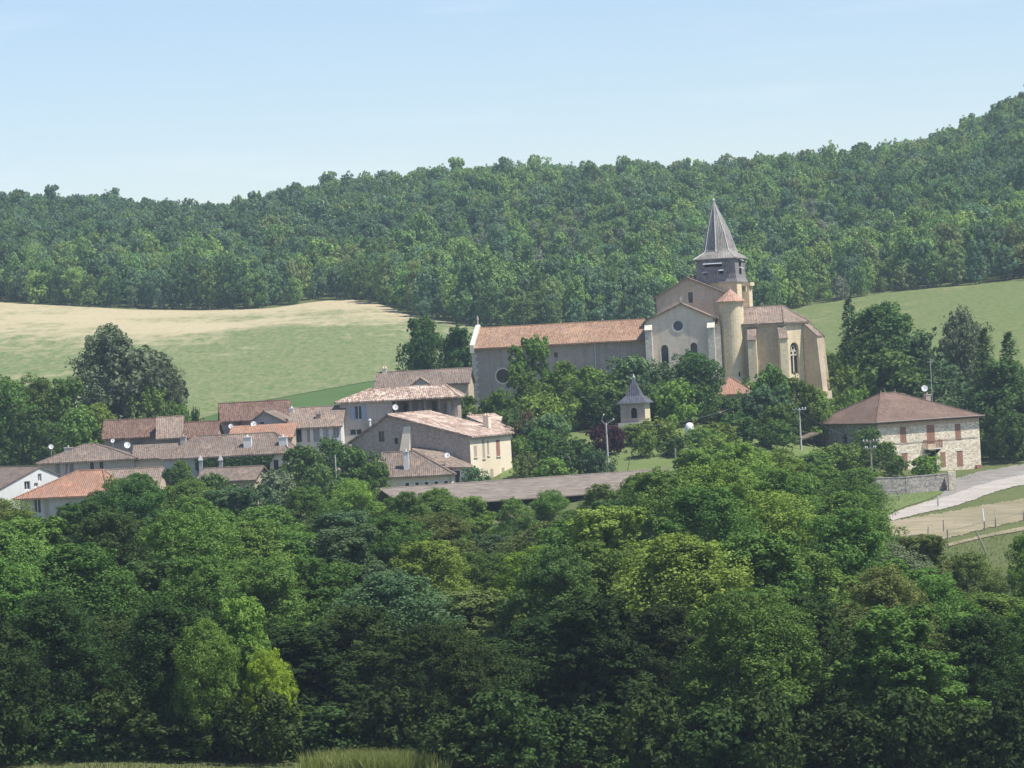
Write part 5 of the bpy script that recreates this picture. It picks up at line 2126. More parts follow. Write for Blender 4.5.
def rail_fence(name, label, pts, h, mat, rails=2, cat='fence', rr=.05, lean=None):
    P = [hit(*p) for p in pts]
    e = thing(name, label, cat, P[0])
    for i, p in enumerate(P):
        b = MB()
        q = p - P[0]
        ln = (lean[i] if lean else 0)
        b.tube([q + Vector((0, 0, -.3)), q + Vector((ln, 0, h))], [.09, .07], 7)
        b.build('post', MAT[mat], e)
    for k in range(rails):
        b = MB()
        z = h * (.88 - .42 * k)
        b.tube([p - P[0] + Vector((0, -.08, z + .03 * math.sin(i * 3))) for i, p in enumerate(P)], rr, 6)
        b.build('rail', MAT[mat], e)
    return e


rail_fence('rail_fence', 'rustic wooden rail fence on the grass below the rubble wall', [(863, 499), (875, 501), (888, 502), (901, 501)], 1.35, 'wood', 2, lean=[0, .25, -.2, -.5])
rail_fence('pasture_fence', 'pale post and rail fence along the edge of the bare earth', [(948, 540), (985, 531), (996, 528), (1024, 521), (1050, 517)], 1.0, 'wood', 1, rr=.035)
rail_fence('wire_fence', 'low fence of dark posts and pale wire on the rough pasture', [(971, 588), (987, 594), (1010, 592), (1030, 588)], 1.6, 'wood', 2, rr=.02)
FG = 'loose posts around the pasture'
post(938.5, 507, 1.25, .12, (0, 0), 'concrete', 'stubby pale post beside the gravel drive', FG)
post(984, 523, 1.5, .11, (-.06, 0), 'white_paint', 'white post on the bare earth', FG)
post(996, 524, 1.5, .07, (0, 0), 'metal', 'thin metal post next to the white post', FG)
post(944, 532, 1.2, .07, (0, 0), 'wood', 'short weathered post at the near edge of the bare earth', FG)
post(928, 537, 1.0, .06, (.1, 0), 'wood', 'small leaning stake where the bare earth meets the treetops', FG)
post(988, 555, 2.3, .09, (-.45, 0), 'wood', 'broken grey trunk leaning over the rough pasture', FG, 'leaning_trunk', 'trunk')
post(568, 462, 2.0, .22, (0, 0), 'concrete', 'pale stone post at the end of the garden wall', None, 'gate_pier', 'pier')
post(627, 474, 1.9, .07, (.25, 0), 'wood', 'thin forked stake on the garden lawn', FG)

# white garden table and gas tank
q = hit(633, 441)
e = thing('garden_table', 'small white garden table tipped on the lawn below the pavilion', 'table', q)
b = MB()
b.hexa([(-.55, -.3, .35), (.55, -.3, .35), (.55, .35, .75), (-.55, .35, .75)], [(-.55, -.3, .40), (.55, -.3, .40), (.55, .35, .80), (-.55, .35, .80)])
b.build('table_top', MAT['white_paint'], e)
for xx, yy, zz in ((-.45, -.2, .37), (.45, -.2, .37), (-.45, .25, .65), (.45, .25, .65)):
    b = MB()
    b.tube([(xx, yy, -.05), (xx, yy, zz)], .03, 6)
    b.build('leg', MAT['white_paint'], e)
q = hit(690, 437)
e = thing('gas_tank', 'white upright rounded tank under the trees beside the churchyard wall', 'tank', q)
b = MB()
b.lathe(0, 0, [(.4, .15), (.58, .3), (.62, .9), (.55, 1.4), (.35, 1.7), (.1, 1.8)], 18)
b.build('shell', MAT['white_paint'], e, smooth=True)
b = MB()
b.lathe(0, 0, [(.45, -.3), (.45, .14)], 12)
b.build('foot', MAT['concrete'], e)


# ------------------------------------------------------------------ trees of the village and the slopes
VG = 'trees and bushes among the houses'
mid = [
    # kind, px, top, D, width, tone, label, name
    ('mid', 8, 378, 478, 56, 'mid', 'round green tree at the edge of the picture behind the white gabled house', None),
    ('mid', 38, 376, 485, 60, 'mid', 'broad green tree behind the wide-roofed house', None),
    ('mid', 72, 378, 482, 58, 'mid', 'lighter green tree between the broad green tree and the pines', None),
    ('mid', 22, 408, 462, 62, 'dark', 'dark low tree right behind the white gabled house roof', None),
    ('mid', 78, 408, 466, 60, 'mid', 'leafy tree just above the roof of the wide-roofed house', None),
    ('mid', 96, 404, 470, 40, 'light', 'small light green tree behind the rear barn', None),
    ('solid', 104, 327, 502, 60, 'grey', 'taller grey green pine leaning over the stubble field', 'pine_tree'),
    ('solid', 139, 349, 500, 84, 'grey', 'broad grey green pine behind the rear barn', 'pine_tree'),
    ('pine', 160, 366, 496, 46, 'grey', 'lower grey pine shoulder beside the broad pine', None),
    ('mid', 152, 388, 488, 44, 'mid', 'round bush-like tree at the foot of the pines', None),
    ('shrub', 195, 408, 470, 16, 'dark', 'small dark bush at the lower edge of the stubble field', 'bush'),
    ('shrub', 182, 404, 474, 22, 'mid', 'low green bush between the pines and the dark-roofed house', 'bush'),
    ('solid', 423, 318, 530, 44, 'dark', 'lone dark rounded tree on the edge of the stubble field', None),
    ('solid', 457, 327, 524, 42, 'dark', 'dark tree pressed against the west end of the nave', None),
    ('mid', 466, 396, 462, 42, 'mid', 'tree growing beside the loggia of the shuttered house', None),
    ('shrub', 448, 392, 458, 34, 'mid', 'bush at the corner of the loggia', 'bush'),
    ('shrub', 490, 402, 466, 30, 'light', 'yellow green bush at the foot of the nave wall', 'bush'),
    ('mid', 538, 337, 466, 62, 'mid', 'tallest tree in front of the nave', None),
    ('mid', 520, 372, 462, 52, 'mid', 'leafy tree beside the round nave window', None),
    ('mid', 562, 362, 464, 52, 'light', 'light yellow green tree in front of the middle of the nave', None),
    ('mid', 540, 392, 455, 66, 'light', 'wide tree at the foot of the tallest nave tree', None),
    ('mid', 592, 368, 468, 56, 'light', 'tree in front of the nave next to the yellow green one', None),
    ('mid', 602, 388, 462, 60, 'dark', 'dark tree just behind the garden pavilion', None),
    ('mid', 634, 356, 470, 60, 'blue', 'tree under the first transept window', None),
    ('mid', 662, 366, 464, 56, 'blue', 'grey green tree above the pavilion roof', None),
    ('mid', 655, 384, 459, 50, 'dark', 'dark tree touching the sunny side of the pavilion', None),
    ('mid', 692, 352, 468, 52, 'dark', 'dark tree hiding the second transept window', None),
    ('mid', 676, 380, 456, 46, 'light', 'pale feathery tree above the white tank', None),
    ('mid', 702, 382, 460, 44, 'dark', 'dark tree beside the tiled porch', None),
    ('mid', 722, 396, 456, 46, 'dark', 'dark bushy tree below the orange porch roof', None),
    ('mid', 770, 366, 462, 62, 'mid', 'rounded tree covering the foot of the choir', None),
    ('mid', 764, 386, 456, 48, 'blue', 'blue green tree behind the plain wooden pole', None),
    ('mid', 795, 376, 460, 44, 'mid', 'tree below the traceried apse window', None),
    ('mid', 812, 388, 462, 40, 'light', 'light green tree at the foot of the big apse buttress', None),
    ('shrub', 780, 404, 452, 36, 'mid', 'bush beside the concrete pole', 'bush'),
    ('mid', 826, 398, 474, 34, 'mid', 'small tree behind the lean-to shed', None),
    ('mid', 742, 412, 448, 48, 'dark', 'dark tree around the foot of the plain wooden pole', None),
    ('mid', 770, 420, 446, 42, 'mid', 'green tree below the churchyard wall', None),
    ('mid', 716, 422, 444, 44, 'light', 'light green tree beside the churchyard wall', None),
    # garden
    ('shrub', 600, 424, 438, 32, 'purple', 'purple-leaved shrub behind the lamp pole', 'bush'),
    ('shrub', 616, 427, 439, 20, 'purple', 'smaller purple-leaved shrub beside the lamp pole', 'bush'),
    ('solid', 577, 437, 424, 46, 'dark', 'dark evergreen bush at the foot of the lamp pole', 'bush'),
    ('shrub', 596, 450, 421, 36, 'blue', 'blue green bush against the lamp pole', 'bush'),
    ('mid', 548, 414, 446, 44, 'blue', 'grey green tree over the garden wall', None),
    ('mid', 540, 428, 432, 40, 'mid', 'green tree in front of the garden wall', None),
    ('shrub', 526, 452, 424, 34, 'olive', 'olive bush beside the cream house front', 'bush'),
    ('shrub', 552, 458, 420, 38, 'light', 'light green bush just above the barn ridge', 'bush'),
    ('shrub', 520, 436, 432, 30, 'mid', 'bush growing behind the cream house corner', 'bush'),
    ('mid', 512, 408, 450, 44, 'dark', 'dark tree behind the mixed red wing roof', None),
    ('mid', 498, 390, 458, 34, 'mid', 'tree between the nave corner and the cream house chimney', None),
    ('shrub', 527, 410, 447, 24, 'dry', 'dry pinkish bush among green trees below the nave', 'bush'),
    ('mid', 644, 431, 434, 24, 'light', 'little round-headed tree standing on the garden lawn', None),
    ('mid', 662, 418, 442, 44, 'light', 'bright light green tree at the top of the garden lawn', None),
    ('solid', 675, 437, 434, 34, 'dark', 'dark round bush on the garden lawn', 'bush'),
    ('shrub', 630, 424, 444, 28, 'light', 'low bright hedge bush in front of the pavilion', 'bush'),
    ('shrub', 612, 428, 445, 26, 'mid', 'low hedge bush beside the pavilion plinth', 'bush'),
    ('shrub', 648, 424, 447, 22, 'mid', 'bush hiding the corner of the pavilion plinth', 'bush'),
    ('mid', 702, 428, 436, 40, 'mid', 'green tree to the side of the white tank', None),
    ('mid', 712, 436, 430, 48, 'light', 'broad light bush beyond the short lawn post', 'bush'),
    # farm surroundings
    ('solid', 885, 305, 506, 78, 'dark', 'tall dark domed tree behind the farmhouse roof', None),
    ('solid', 866, 332, 502, 64, 'dark', 'dark tree at the shoulder of the tall domed tree', None),
    ('mid', 912, 334, 503, 62, 'blue', 'blue green tree beside the tall domed tree', None),
    ('solid', 890, 352, 497, 80, 'dark', 'broad dark tree straight behind the farmhouse ridge', None),
    ('conifer', 848, 294, 508, 40, 'blue', 'narrow pointed conifer between the apse and the domed tree', None),
    ('mid', 846, 366, 496, 42, 'mid', 'tree filling the gap between apse and farmhouse', None),
    ('shrub', 850, 386, 480, 30, 'light', 'light green bush above the farmhouse hip', 'bush'),
    ('mid', 830, 352, 505, 28, 'mid', 'green tree close behind the big apse buttress', None),
    ('solid', 962, 311, 500, 54, 'grey', 'grey green rounded tree on the meadow edge', None),
    ('cedar', 940, 352, 490, 64, 'blue', 'spreading cedar with drooping pale boughs beside the aerial mast', None),
    ('cedar', 962, 376, 483, 56, 'blue', 'lower cedar overhanging the end of the farmhouse', None),
    ('conifer', 984, 326, 492, 44, 'dark', 'dark pointed evergreen near the end of the farmhouse', None),
    ('conifer', 1008, 330, 488, 50, 'dark', 'second dark pointed evergreen, nearer the picture edge', None),
    ('solid', 1000, 362, 480, 72, 'dark', 'massive dark tree overshadowing the gravel drive', None),
    ('solid', 1018, 392, 470, 62, 'dark', 'dark tree standing over the drive at the picture edge', None),
    ('mid', 1012, 412, 464, 50, 'dark', 'low dark tree shading the end of the drive', None),
    ('shrub', 985, 430, 472, 30, 'mid', 'bush against the far end of the farmhouse', 'bush'),
    ('mid', 872, 428, 440, 34, 'dark', 'dark tree smothering the shaded farmhouse wall', None),
    ('mid', 854, 446, 436, 40, 'mid', 'green tree in front of the shaded farmhouse wall', None),
    ('mid', 886, 442, 441, 26, 'mid', 'climbing leafy bush at the near corner of the farmhouse', 'bush'),
    ('shrub', 896, 456, 436, 22, 'mid', 'small round bush under the farmhouse corner window', 'bush'),
    ('shrub', 923, 455, 437, 30, 'light', 'bright round bush behind the rubble wall', 'bush'),
    ('mid', 836, 444, 432, 46, 'mid', 'green tree below the lean-to shed', None),
    ('mid', 816, 452, 426, 46, 'light', 'light green tree in front of the lean-to shed', None),
    ('mid', 858, 468, 420, 44, 'mid', 'tree beside the rustic rail fence', None),
    # village front
    ('mid', 303, 446, 424, 54, 'dark', 'dark tree in front of the white terrace house', None),
    ('mid', 330, 438, 436, 44, 'mid', 'green tree at the foot of the shuttered house', None),
    ('mid', 354, 448, 414, 54, 'dark', 'dark tree against the low annex wall', None),
    ('mid', 322, 466, 408, 44, 'dark', 'dark tree hugging the little shed', None),
    ('mid', 372, 462, 411, 38, 'mid', 'small dark green tree below the tall white chimney', None),
    ('shrub', 474, 467, 416, 26, 'blue', 'bush in front of the cream house front', 'bush'),
    ('mid', 276, 470, 412, 58, 'grey', 'grey green tree speckled with white blossom', None),
    ('mid', 258, 482, 404, 50, 'blue', 'blue green tree below the ivy house', None),
    ('mid', 182, 461, 418, 30, 'mid', 'narrow tree against the ivy house wall', None),
    ('mid', 215, 474, 412, 46, 'dark', 'dark tree in front of the sunken house', None),
    ('mid', 172, 468, 408, 44, 'dark', 'tree hiding the end of the brown roof annex', None),
]
for kd, px, pt, D, wpx, tone, lab, nm in mid:
    tree(kd, px, pt, D, wpx, tone, lab, 'bush' if nm == 'bush' else 'tree', VG, nm)

# ivy on the shaded front of the long house: leaves hugging the wall
iv = IVY_HOUSE
rg = np.random.default_rng(77)
Ps, Ns = [], []
xa, _z = iv.fr(196, 458)
xb, _z = iv.fr(273, 455)
for k in range(2600):
    a = rg.uniform(xa, xb)
    t = (a - xa) / (xb - xa)
    low = -2.2 - 1.3 * max(0.0, 1 - abs(t - .78) / .3) + .5 * math.sin(a * 1.9)
    if t > .85:
        low = -2.6 + (t - .85) * 14
    z = rg.uniform(low, -.35)
    if .06 < t < .55 and z < -1.3 and rg.random() < .6:
        continue
    Ps.append((a, -rg.uniform(.05, .45), z))
    Ns.append((rg.normal() * .4, -1, .5 + rg.normal() * .4))
Ns = np.array(Ns)
Ns /= np.linalg.norm(Ns, axis=1, keepdims=True)
V, Q = leaves_at(np.array(Ps), Ns, .2, rg)
me = fast_mesh('ivy', V, Q, np.clip(.4 + rg.normal(size=len(Q)) * .25, 0, 1))
me.materials.append(LEAF['dark'])
o = bpy.data.objects.new('ivy', me)
C.objects.link(o)
o.parent = iv.o

# ------------------------------------------------------------------ the wood in front
# each row: distance, then (px, top row, width, tone) for every tree
FGG = 'trees of the wood in front of the village'
LANDM = [(0, 'the white gabled house'), (60, 'the orange hipped roof'), (115, 'the wide-roofed house'), (175, 'the ivy house'), (235, 'the sunken house'), (300, 'the little shed'),
         (365, 'the open barn gable'), (435, 'the low annex'), (500, 'the cream house front'), (560, 'the small outhouse'), (620, 'the pavilion'), (680, 'the white tank'),
         (740, 'the tiled porch'), (800, 'the concrete pole'), (860, 'the lean-to shed'), (920, 'the farmhouse balcony'), (975, 'the bare earth'), (1030, 'the dark evergreens')]
LOOK = {'shade_tone': 'shade-darkened green', 'dark': 'dark green', 'mid': 'green', 'light': 'light green', 'yellow': 'yellow green', 'blue': 'blue green', 'olive': 'olive green', 'grey': 'grey green'}
rows = [
    ('farthest', 338, [(-5, 508, 80, 'light'), (120, 482, 74, 'mid'), (185, 486, 64, 'mid'), (238, 492, 70, 'blue'), (300, 488, 66, 'mid'), (352, 478, 62, 'light'),
                            (396, 489, 58, 'mid'), (434, 484, 56, 'mid'), (470, 490, 50, 'light'), (510, 506, 44, 'mid'), (552, 496, 52, 'mid'), (596, 488, 62, 'mid'), (640, 476, 60, 'mid'), (690, 450, 70, 'light'),
                            (738, 440, 78, 'light'), (780, 446, 74, 'light'), (822, 458, 70, 'mid'), (856, 478, 56, 'mid')]),
    ('upper', 292, [(20, 540, 90, 'mid'), (84, 508, 88, 'dark'), (138, 480, 78, 'dark'), (196, 500, 84, 'mid'), (262, 508, 90, 'mid'), (330, 512, 92, 'blue'), (392, 512, 86, 'mid'), (444, 508, 80, 'olive'),
                    (500, 526, 80, 'blue'), (548, 530, 74, 'olive'), (606, 506, 92, 'dark'), (664, 474, 92, 'mid'), (728, 464, 98, 'light'), (796, 468, 96, 'mid'), (850, 490, 80, 'mid'), (892, 532, 66, 'grey')]),
    ('middle', 254, [(-10, 532, 100, 'mid'), (48, 524, 96, 'mid'), (104, 518, 104, 'dark'), (170, 516, 104, 'mid'), (236, 524, 96, 'mid'), (300, 534, 96, 'mid'), (362, 524, 92, 'blue'), (420, 536, 92, 'light'),
                     (474, 546, 88, 'mid'), (520, 556, 70, 'yellow'), (566, 528, 92, 'mid'), (626, 512, 104, 'light'), (694, 490, 112, 'mid'), (762, 492, 108, 'light'), (826, 508, 100, 'mid'), (878, 540, 84, 'grey'),
                     (930, 530, 66, 'olive'), (966, 562, 62, 'olive')]),
    ('lower', 226, [(14, 566, 108, 'mid'), (80, 552, 112, 'mid'), (146, 566, 104, 'dark'), (206, 560, 96, 'mid'), (268, 560, 108, 'mid'), (336, 556, 104, 'mid'), (396, 570, 100, 'blue'), (452, 586, 96, 'olive'),
                    (506, 590, 84, 'light'), (556, 556, 104, 'dark'), (616, 548, 116, 'mid'), (684, 540, 116, 'light'), (750, 534, 112, 'mid'), (816, 552, 116, 'mid'), (880, 566, 100, 'olive'), (936, 566, 96, 'mid'), (990, 588, 92, 'mid')]),
    ('nearest', 200, [(-14, 612, 112, 'shade_tone'), (44, 602, 116, 'shade_tone'), (112, 622, 120, 'shade_tone'), (166, 606, 96, 'shade_tone'), (300, 626, 116, 'shade_tone'), (360, 606, 116, 'shade_tone'), (424, 622, 112, 'shade_tone'), (486, 636, 108, 'shade_tone'),
                      (546, 612, 116, 'shade_tone'), (606, 604, 108, 'shade_tone'), (664, 612, 116, 'shade_tone'), (730, 596, 124, 'mid'), (796, 600, 124, 'shade_tone'), (858, 610, 112, 'olive'), (914, 604, 112, 'mid'), (972, 612, 108, 'shade_tone'), (1028, 600, 104, 'mid')]),
]
shp = ['broad', 'round-topped', 'leaning', 'tall', 'wide']
usedl = set()
for rn, D, lst in rows:
    for i, (px, pt, wpx, tone) in enumerate(lst):
        lm = min(LANDM, key=lambda l: abs(l[0] - px))[1]
        # keep the tops where the photograph has them, in depth jitter of a few metres
        dd = D + ((i * 37) % 11 - 5) * 1.6
        lb = '%s tree, %s row of the wood, below %s' % (LOOK[tone], rn, lm)
        if lb in usedl:
            lb = '%s tree, %s row of the wood, just right of below %s' % (LOOK[tone], rn, lm)
        usedl.add(lb)
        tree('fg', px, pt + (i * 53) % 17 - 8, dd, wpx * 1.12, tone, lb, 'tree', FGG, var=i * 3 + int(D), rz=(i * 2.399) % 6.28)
tree('fg', 66, 506, 352, 56, 'mid', 'green tree just in front of the orange hipped house', 'tree', FGG)
tree('fg', 96, 492, 356, 54, 'dark', 'dark green tree hiding the end of the orange hipped roof', 'tree', FGG)
tree('fg', 1022, 536, 262, 46, 'light', 'light green tree at the picture edge standing out against the pasture', 'tree', FGG)
tree('mid', 940, 590, 300, 46, 'grey', 'small grey bush against the wire fence on the pasture', 'bush', FGG, 'bush')
tree('shrub', 968, 596, 290, 30, 'olive', 'low olive bush beside the wire fence', 'bush', FGG, 'bush')
# yellow green and light green young trees at the edge of the wood
tree('fg', 262, 652, 190, 56, 'yellow', 'bright yellow green young tree at the front edge of the wood', 'tree', FGG)
tree('fg', 200, 622, 191, 60, 'light', 'fresh light green tree standing out in the dark front of the wood', 'tree', FGG)
tree('fg', 230, 600, 194, 62, 'light', 'light green young tree above the bright yellow green one', 'tree', FGG)


for k in range(17):  # shrub row added to darken the wood's foot, shade in the leaf colour
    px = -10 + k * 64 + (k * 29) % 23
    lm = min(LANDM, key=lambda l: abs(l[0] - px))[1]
    tree('mid', px, 690 + (k * 17) % 34, (189.5 if px < 440 else 186.5) + (k * 7) % 4, 88 + (k * 13) % 26, 'shade_tone', ('low dark shrub' if k % 2 else 'spreading shade-darkened shrub') + ' at the foot of the wood, below %s' % lm, 'shrub', 'added low shrubs at the foot of the wood', 'shrub', var=k)

# undergrowth under the wood
def scatter_leaves(name, pts, leaf, mat, kind='stuff', up=.6, aspect=.6, seed=3, tint=(.5, .2)):
    rg = np.random.default_rng(seed)
    P = np.array(pts)
    nn = rg.normal(size=P.shape) * .6 + np.array([0, -.2, up])
    nn /= np.linalg.norm(nn, axis=1, keepdims=True)
    V, Q = leaves_at(P, nn, leaf, rg, aspect)
    me = fast_mesh(name, V, Q, np.clip(rg.normal(tint[0], tint[1], len(Q)), 0, 1))
    me.materials.append(mat)
    o = bpy.data.objects.new(name, me)
    C.objects.link(o)
    return tag(o, kind=kind)


rg = np.random.default_rng(9)
pts = []
for k in range(1900):
    D = 191 + 145 * rg.random() ** 2.2
    x = rg.uniform(-.16, .16) * D
    if D > 300 and x / D > .12:
        continue
    z = T(x, D)
    r = rg.uniform(.6, 1.5) if D > 190 else .45
    n_ = 80
    d = unit(rg, n_)
    d[:, 2] = np.abs(d[:, 2])
    pts.append(np.array([x, D, z]) + d * r * rg.uniform(.5, 1.1, size=(n_, 1)))
scatter_leaves('undergrowth', np.concatenate(pts), .12, LEAF['dark'])


def blades(name, cells, mat, hgt, wid, seed, lean=.25):
    """upright grass blades (thin triangles)"""
    rg = np.random.default_rng(seed)
    P = np.array(cells)
    n = len(P)
    ang = rg.uniform(0, 6.28, n)
    h = hgt * rg.uniform(.5, 1.25, n)
    w = wid * rg.uniform(.7, 1.3, n)
    ln = rg.normal(size=(n, 2)) * lean * h[:, None]
    V = np.zeros((n, 4, 3))
    ca, sa = np.cos(ang) * w, np.sin(ang) * w
    V[:, 0] = P + np.stack([-ca, -sa, np.zeros(n) - .05], 1)
    V[:, 1] = P + np.stack([ca, sa, np.zeros(n) - .05], 1)
    V[:, 2] = P + np.stack([ca * .5 + ln[:, 0] * .6, sa * .5 + ln[:, 1] * .6, h * .65], 1)
    V[:, 3] = P + np.stack([ln[:, 0], ln[:, 1], h], 1)
    me = fast_mesh(name, V.reshape(-1, 3), np.arange(n * 4).reshape(n, 4), np.clip(rg.normal(.5, .25, n), 0, 1))
    me.materials.append(mat)
    o = bpy.data.objects.new(name, me)
    C.objects.link(o)
    return tag(o, kind='stuff')


cells = []
for k in range(26000):
    D = rg.uniform(182, 198)
    x = rg.uniform(-.155, .155) * D
    cells.append((x, D, T(x, D)))
blades('meadow_grass', cells, leaf_mat('grass_blades', (.07, .09, .03), (.16, .165, .07), .3), .22, .018, 4)
cells = []
c0 = W(375, 760, 186)
for k in range(9000):
    a = rg.normal(0, .55)
    if abs(a) > 1.25:
        continue
    x, D = c0.x + a * 3.1, 186 + rg.uniform(-1.6, 1.6)
    cells.append((x, D, T(x, D)))
blades('tall_weeds', cells, leaf_mat('weed_blades', (.19, .22, .07), (.36, .38, .15), .35), 1.0, .024, 5, .22)

# rough grass tufts on the pasture and beside the drive
cells = []
for k in range(15000):
    px, py = rg.uniform(880, 1030), rg.uniform(486, 606)
    if 515 < py < 552 - (px - 900) * .15 and rg.random() < .9:
        continue
    u, v = lev(px, py)
    D = rg.uniform(290, 440)
    x = rg.uniform(.10, .155) * D
    q = (x, D, T(x, D))
    # stay off the drive and the bare earth
    vv = (q[2] - ZC) / D * F + HOR
    uu = x / D * F
    dx, up = uu * cs - vv * sn, uu * sn + vv * cs
    ppx, ppy = 512 + dx, 384 - up
    yr = np.interp(ppx, [884, 930, 960, 1024], [518, 503, 486, 470])
    ye = np.interp(ppx, [890, 960, 1024], [550, 538, 524])
    if yr - 4 < ppy < ye + 3 and rg.random() < .985:
        continue
    cells.append(q)
blades('pasture_grass', cells, leaf_mat('pasture_blades', (.10, .13, .05), (.19, .205, .095), .3), .26, .03, 6)

# ------------------------------------------------------------------ the wooded hillside
EDGE = [(-80, 300), (0, 302), (60, 306), (130, 309), (200, 311), (270, 309), (310, 303), (345, 299), (385, 306), (415, 318), (450, 323), (500, 330), (640, 332), (760, 322), (800, 309), (830, 303), (880, 294),
        (940, 288), (1024, 281), (1100, 276)]
ex, ey = [e[0] for e in EDGE], [e[1] for e in EDGE]
rg = np.random.default_rng(21)


def project(x, y, z):
    u, v = x / y * F, (z - ZC) / y * F + HOR
    return 512 + u * cs - v * sn, 384 - (u * sn + v * cs)


cand = []
D = 600.0
while D < 1262:
    stp = 4.5 + (D - 600) / 660 * 1.1
    x = -.172 * D
    while x < .172 * D:
        xx, yy = x + rg.uniform(-.45, .45) * stp, D + rg.uniform(-.45, .45) * stp
        z = T(xx, yy)
        px, py = project(xx, yy, z)
        if py < np.interp(px, ex, ey) - .5:
            cand.append((xx, yy, z, px, py))
        x += stp
    D += stp * .92
# shrubby clearings: lower and lighter growth on parts of the slope
individ, mass = [], []
for (x, y, z, px, py) in cand:
    e = np.interp(px, ex, ey)
    scrub = 1.2 * math.exp(-((px - 545) / 110) ** 2 - ((py - 262) / 42) ** 2) + math.exp(-((px - 830) / 60) ** 2 - ((py - 250) / 45) ** 2) + .8 * math.exp(-((px - 300) / 40) ** 2 - ((py - 292) / 10) ** 2)
    scrub += .35 * math.sin(x * .045 + 1.3) * math.sin(y * .031)
    r = rg.random()
    s_ = rg.uniform(.5, 1.0)
    if rg.random() < .05:
        s_ *= 1.22
    lf = math.sin(x * .021 + .7) + math.sin(y * .017 + x * .011) + .8 * math.sin(x * .05 - y * .027)
    if scrub > .45 and r < .85:
        s_ = rg.uniform(.28, .62)
        tone = 'hill_' + rg.choice(['light', 'olive', 'grey', 'mid'], p=[.38, .28, .20, .14])
    else:
        tone = 'hill_' + (rg.choice(['dark', 'mid', 'blue'], p=[.5, .15, .35]) if lf + rg.normal() * .55 < -.2 else rg.choice(['mid', 'light', 'blue', 'olive'], p=[.46, .22, .22, .10]))
    item = (x, y, z, s_, tone, px, py, e - py)
    (individ if False else mass).append(item)
mass.sort(key=lambda t: t[7] + (0 if t[1] < 900 else 6))
NI = 112
individ, mass = mass[:NI], mass[NI:]
HG = 'trees along the lower edge of the hillside wood'
HL = [(20, 'at the very edge of the picture'), (75, 'above the pines'), (120, 'just beyond the pines'), (165, 'over the middle of the stubble field'), (215, 'above the dark-roofed house'),
      (262, 'above the orange-roofed house'), (310, 'beside the pale hump of the field'), (352, 'on top of the pale hump'), (395, 'above the long low house'), (430, 'behind the lone dark tree'),
      (475, 'above the nave cross'), (530, 'above the tallest nave tree'), (590, 'above the middle of the nave'), (650, 'above the transept gable'), (715, 'behind the spire'), (770, 'above the choir roof'),
      (815, 'where the meadow begins'), (855, 'above the pointed conifer'), (900, 'above the domed tree'), (950, 'above the grey rounded tree'), (1005, 'above the dark evergreens')]
used = {}
recs = []
for it in individ:
    (x, y, z, s_, tone, px, py, d_) = it
    w_ = min(HL, key=lambda l: abs(l[0] - px))[1]
    lk = LOOK[tone.replace('hill_', '')]
    bush = s_ < .5
    size = 'low' if s_ < .5 else ('small' if s_ < .8 else ('tall' if s_ > 1.05 else 'full'))
    recs.append((px, it, '%s %s %s on wood edge, %s' % (size, lk, 'bush' if bush else 'tree', w_), bush))
recs.sort(key=lambda t: t[0])
for px, it, lb, bush in recs:
    used.setdefault(lb, []).append(px)
seen = {}
ORD = ['first', 'second', 'third', 'fourth', 'fifth', 'sixth', 'seventh', 'eighth']
for px, (x, y, z, s_, tone, px_, py, d_), lb, bush in recs:
    if len(used[lb]) > 1:
        k = seen.get(lb, 0)
        seen[lb] = k + 1
        lb = '%s %s' % (ORD[k], lb)
    put_tree('hill', (x, y, z), s_ * rg.uniform(1.05, 1.3), s_ * rg.uniform(.95, 1.2), tone, lb, 'bush' if bush else 'tree', HG, name='bush' if bush else None)

# everything higher up is one wood: points carrying one of the crowns
srcs = []
for i, (cm, tm, hh, ww) in enumerate(PROTO['hill']):
    srcs.append(cm)


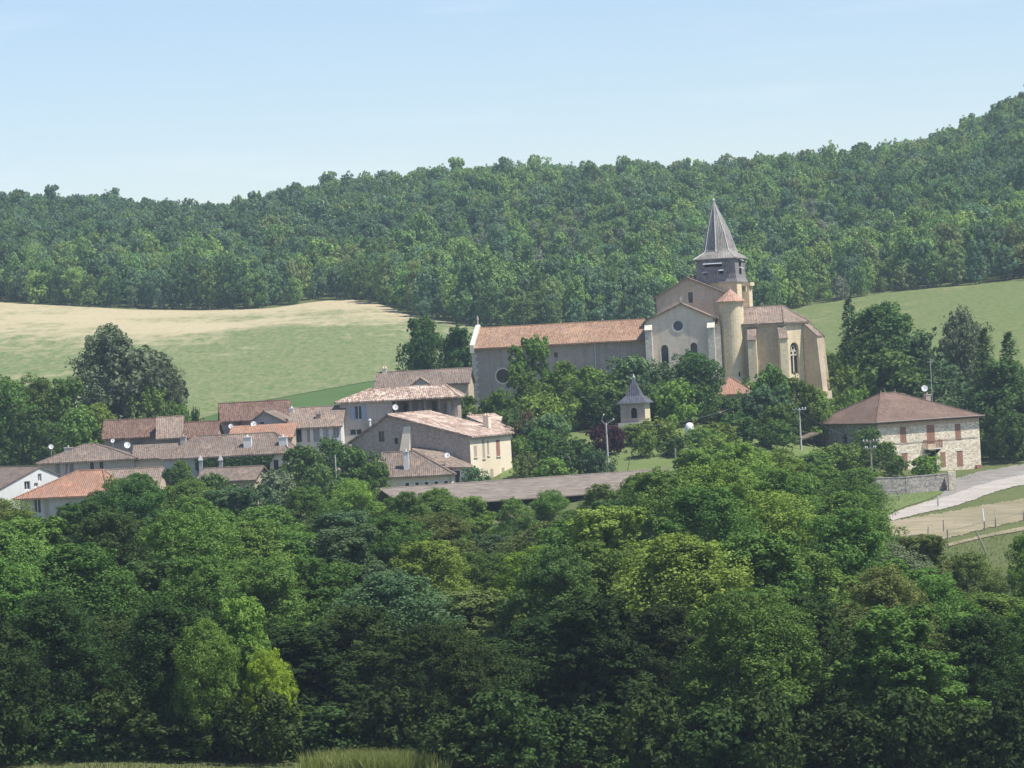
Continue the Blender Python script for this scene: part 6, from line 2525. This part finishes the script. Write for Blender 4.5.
def forest(name, items, tone, seed):
    me = bpy.data.meshes.new(name)
    me.vertices.add(len(items))
    me.vertices.foreach_set('co', np.array([(i[0], i[1], i[2]) for i in items], dtype=np.float32).ravel())
    r = np.random.default_rng(seed)
    a = me.attributes.new('scl', 'FLOAT_VECTOR', 'POINT')
    sc_ = np.array([(i[3] * r.uniform(.95, 1.25), i[3] * r.uniform(.95, 1.25), i[3] * r.uniform(1.05, 1.4)) for i in items], dtype=np.float32)
    a.data.foreach_set('vector', sc_.ravel())
    a = me.attributes.new('spin', 'FLOAT_VECTOR', 'POINT')
    a.data.foreach_set('vector', np.array([(0, 0, r.uniform(0, 6.28)) for i in items], dtype=np.float32).ravel())
    a = me.attributes.new('pick', 'INT', 'POINT')
    a.data.foreach_set('value', np.array([int(r.integers(0, 6)) for i in items], dtype=np.int32))
    o = bpy.data.objects.new(name, me)
    C.objects.link(o)
    ng = bpy.data.node_groups.new('wood_' + tone, 'GeometryNodeTree')
    ng.interface.new_socket('Geometry', in_out='INPUT', socket_type='NodeSocketGeometry')
    ng.interface.new_socket('Geometry', in_out='OUTPUT', socket_type='NodeSocketGeometry')
    gi, go = ng.nodes.new('NodeGroupInput'), ng.nodes.new('NodeGroupOutput')
    iop = ng.nodes.new('GeometryNodeInstanceOnPoints')
    jn = ng.nodes.new('GeometryNodeJoinGeometry')
    # sources: crowns of six of the single trees
    for k in range(5, -1, -1):
        src = next(q for q in C.objects if q.data is srcs[k])
        oi = ng.nodes.new('GeometryNodeObjectInfo')
        oi.inputs['Object'].default_value = src
        oi.inputs['As Instance'].default_value = True
        ng.links.new(oi.outputs['Geometry'], jn.inputs[0])
    sm = ng.nodes.new('GeometryNodeSetMaterial')
    sm.inputs['Material'].default_value = LEAF[tone]

    def attr(nm_, typ):
        n = ng.nodes.new('GeometryNodeInputNamedAttribute')
        n.data_type = typ
        n.inputs['Name'].default_value = nm_
        return n.outputs['Attribute']
    ng.links.new(jn.outputs[0], sm.inputs['Geometry'])
    ng.links.new(gi.outputs[0], iop.inputs['Points'])
    ng.links.new(sm.outputs[0], iop.inputs['Instance'])
    iop.inputs['Pick Instance'].default_value = True
    ng.links.new(attr('pick', 'INT'), iop.inputs['Instance Index'])
    ng.links.new(attr('spin', 'FLOAT_VECTOR'), iop.inputs['Rotation'])
    ng.links.new(attr('scl', 'FLOAT_VECTOR'), iop.inputs['Scale'])
    ng.links.new(iop.outputs[0], go.inputs[0])
    md = o.modifiers.new('wood', 'NODES')
    md.node_group = ng
    return tag(o, kind='stuff')


for q, tone in enumerate(('hill_dark', 'hill_mid', 'hill_blue', 'hill_light', 'hill_olive', 'hill_grey')):
    it = [i for i in mass if i[4] == tone]
    if it:
        forest('forest', it, tone, 50 + q)

# ------------------------------------------------------------------ the air
m = bpy.data.materials.new('haze')
m.use_nodes = True
nt = m.node_tree
nt.nodes.clear()
out = nt.nodes.new('ShaderNodeOutputMaterial')
pv = nt.nodes.new('ShaderNodeVolumePrincipled')
pv.inputs['Color'].default_value = (.66, .84, 1.0, 1)
pv.inputs['Density'].default_value = 0.00014
pv.inputs['Anisotropy'].default_value = 0.0
nt.links.new(pv.outputs[0], out.inputs['Volume'])
hz = MB()
hz.box(-760, 760, -70, 1500, -4, 165)
o = hz.build('haze', m)
tag(o, kind='stuff')
print('trees', sum(1 for q in C.objects if q.name.startswith('crown')), 'mass', len(mass))
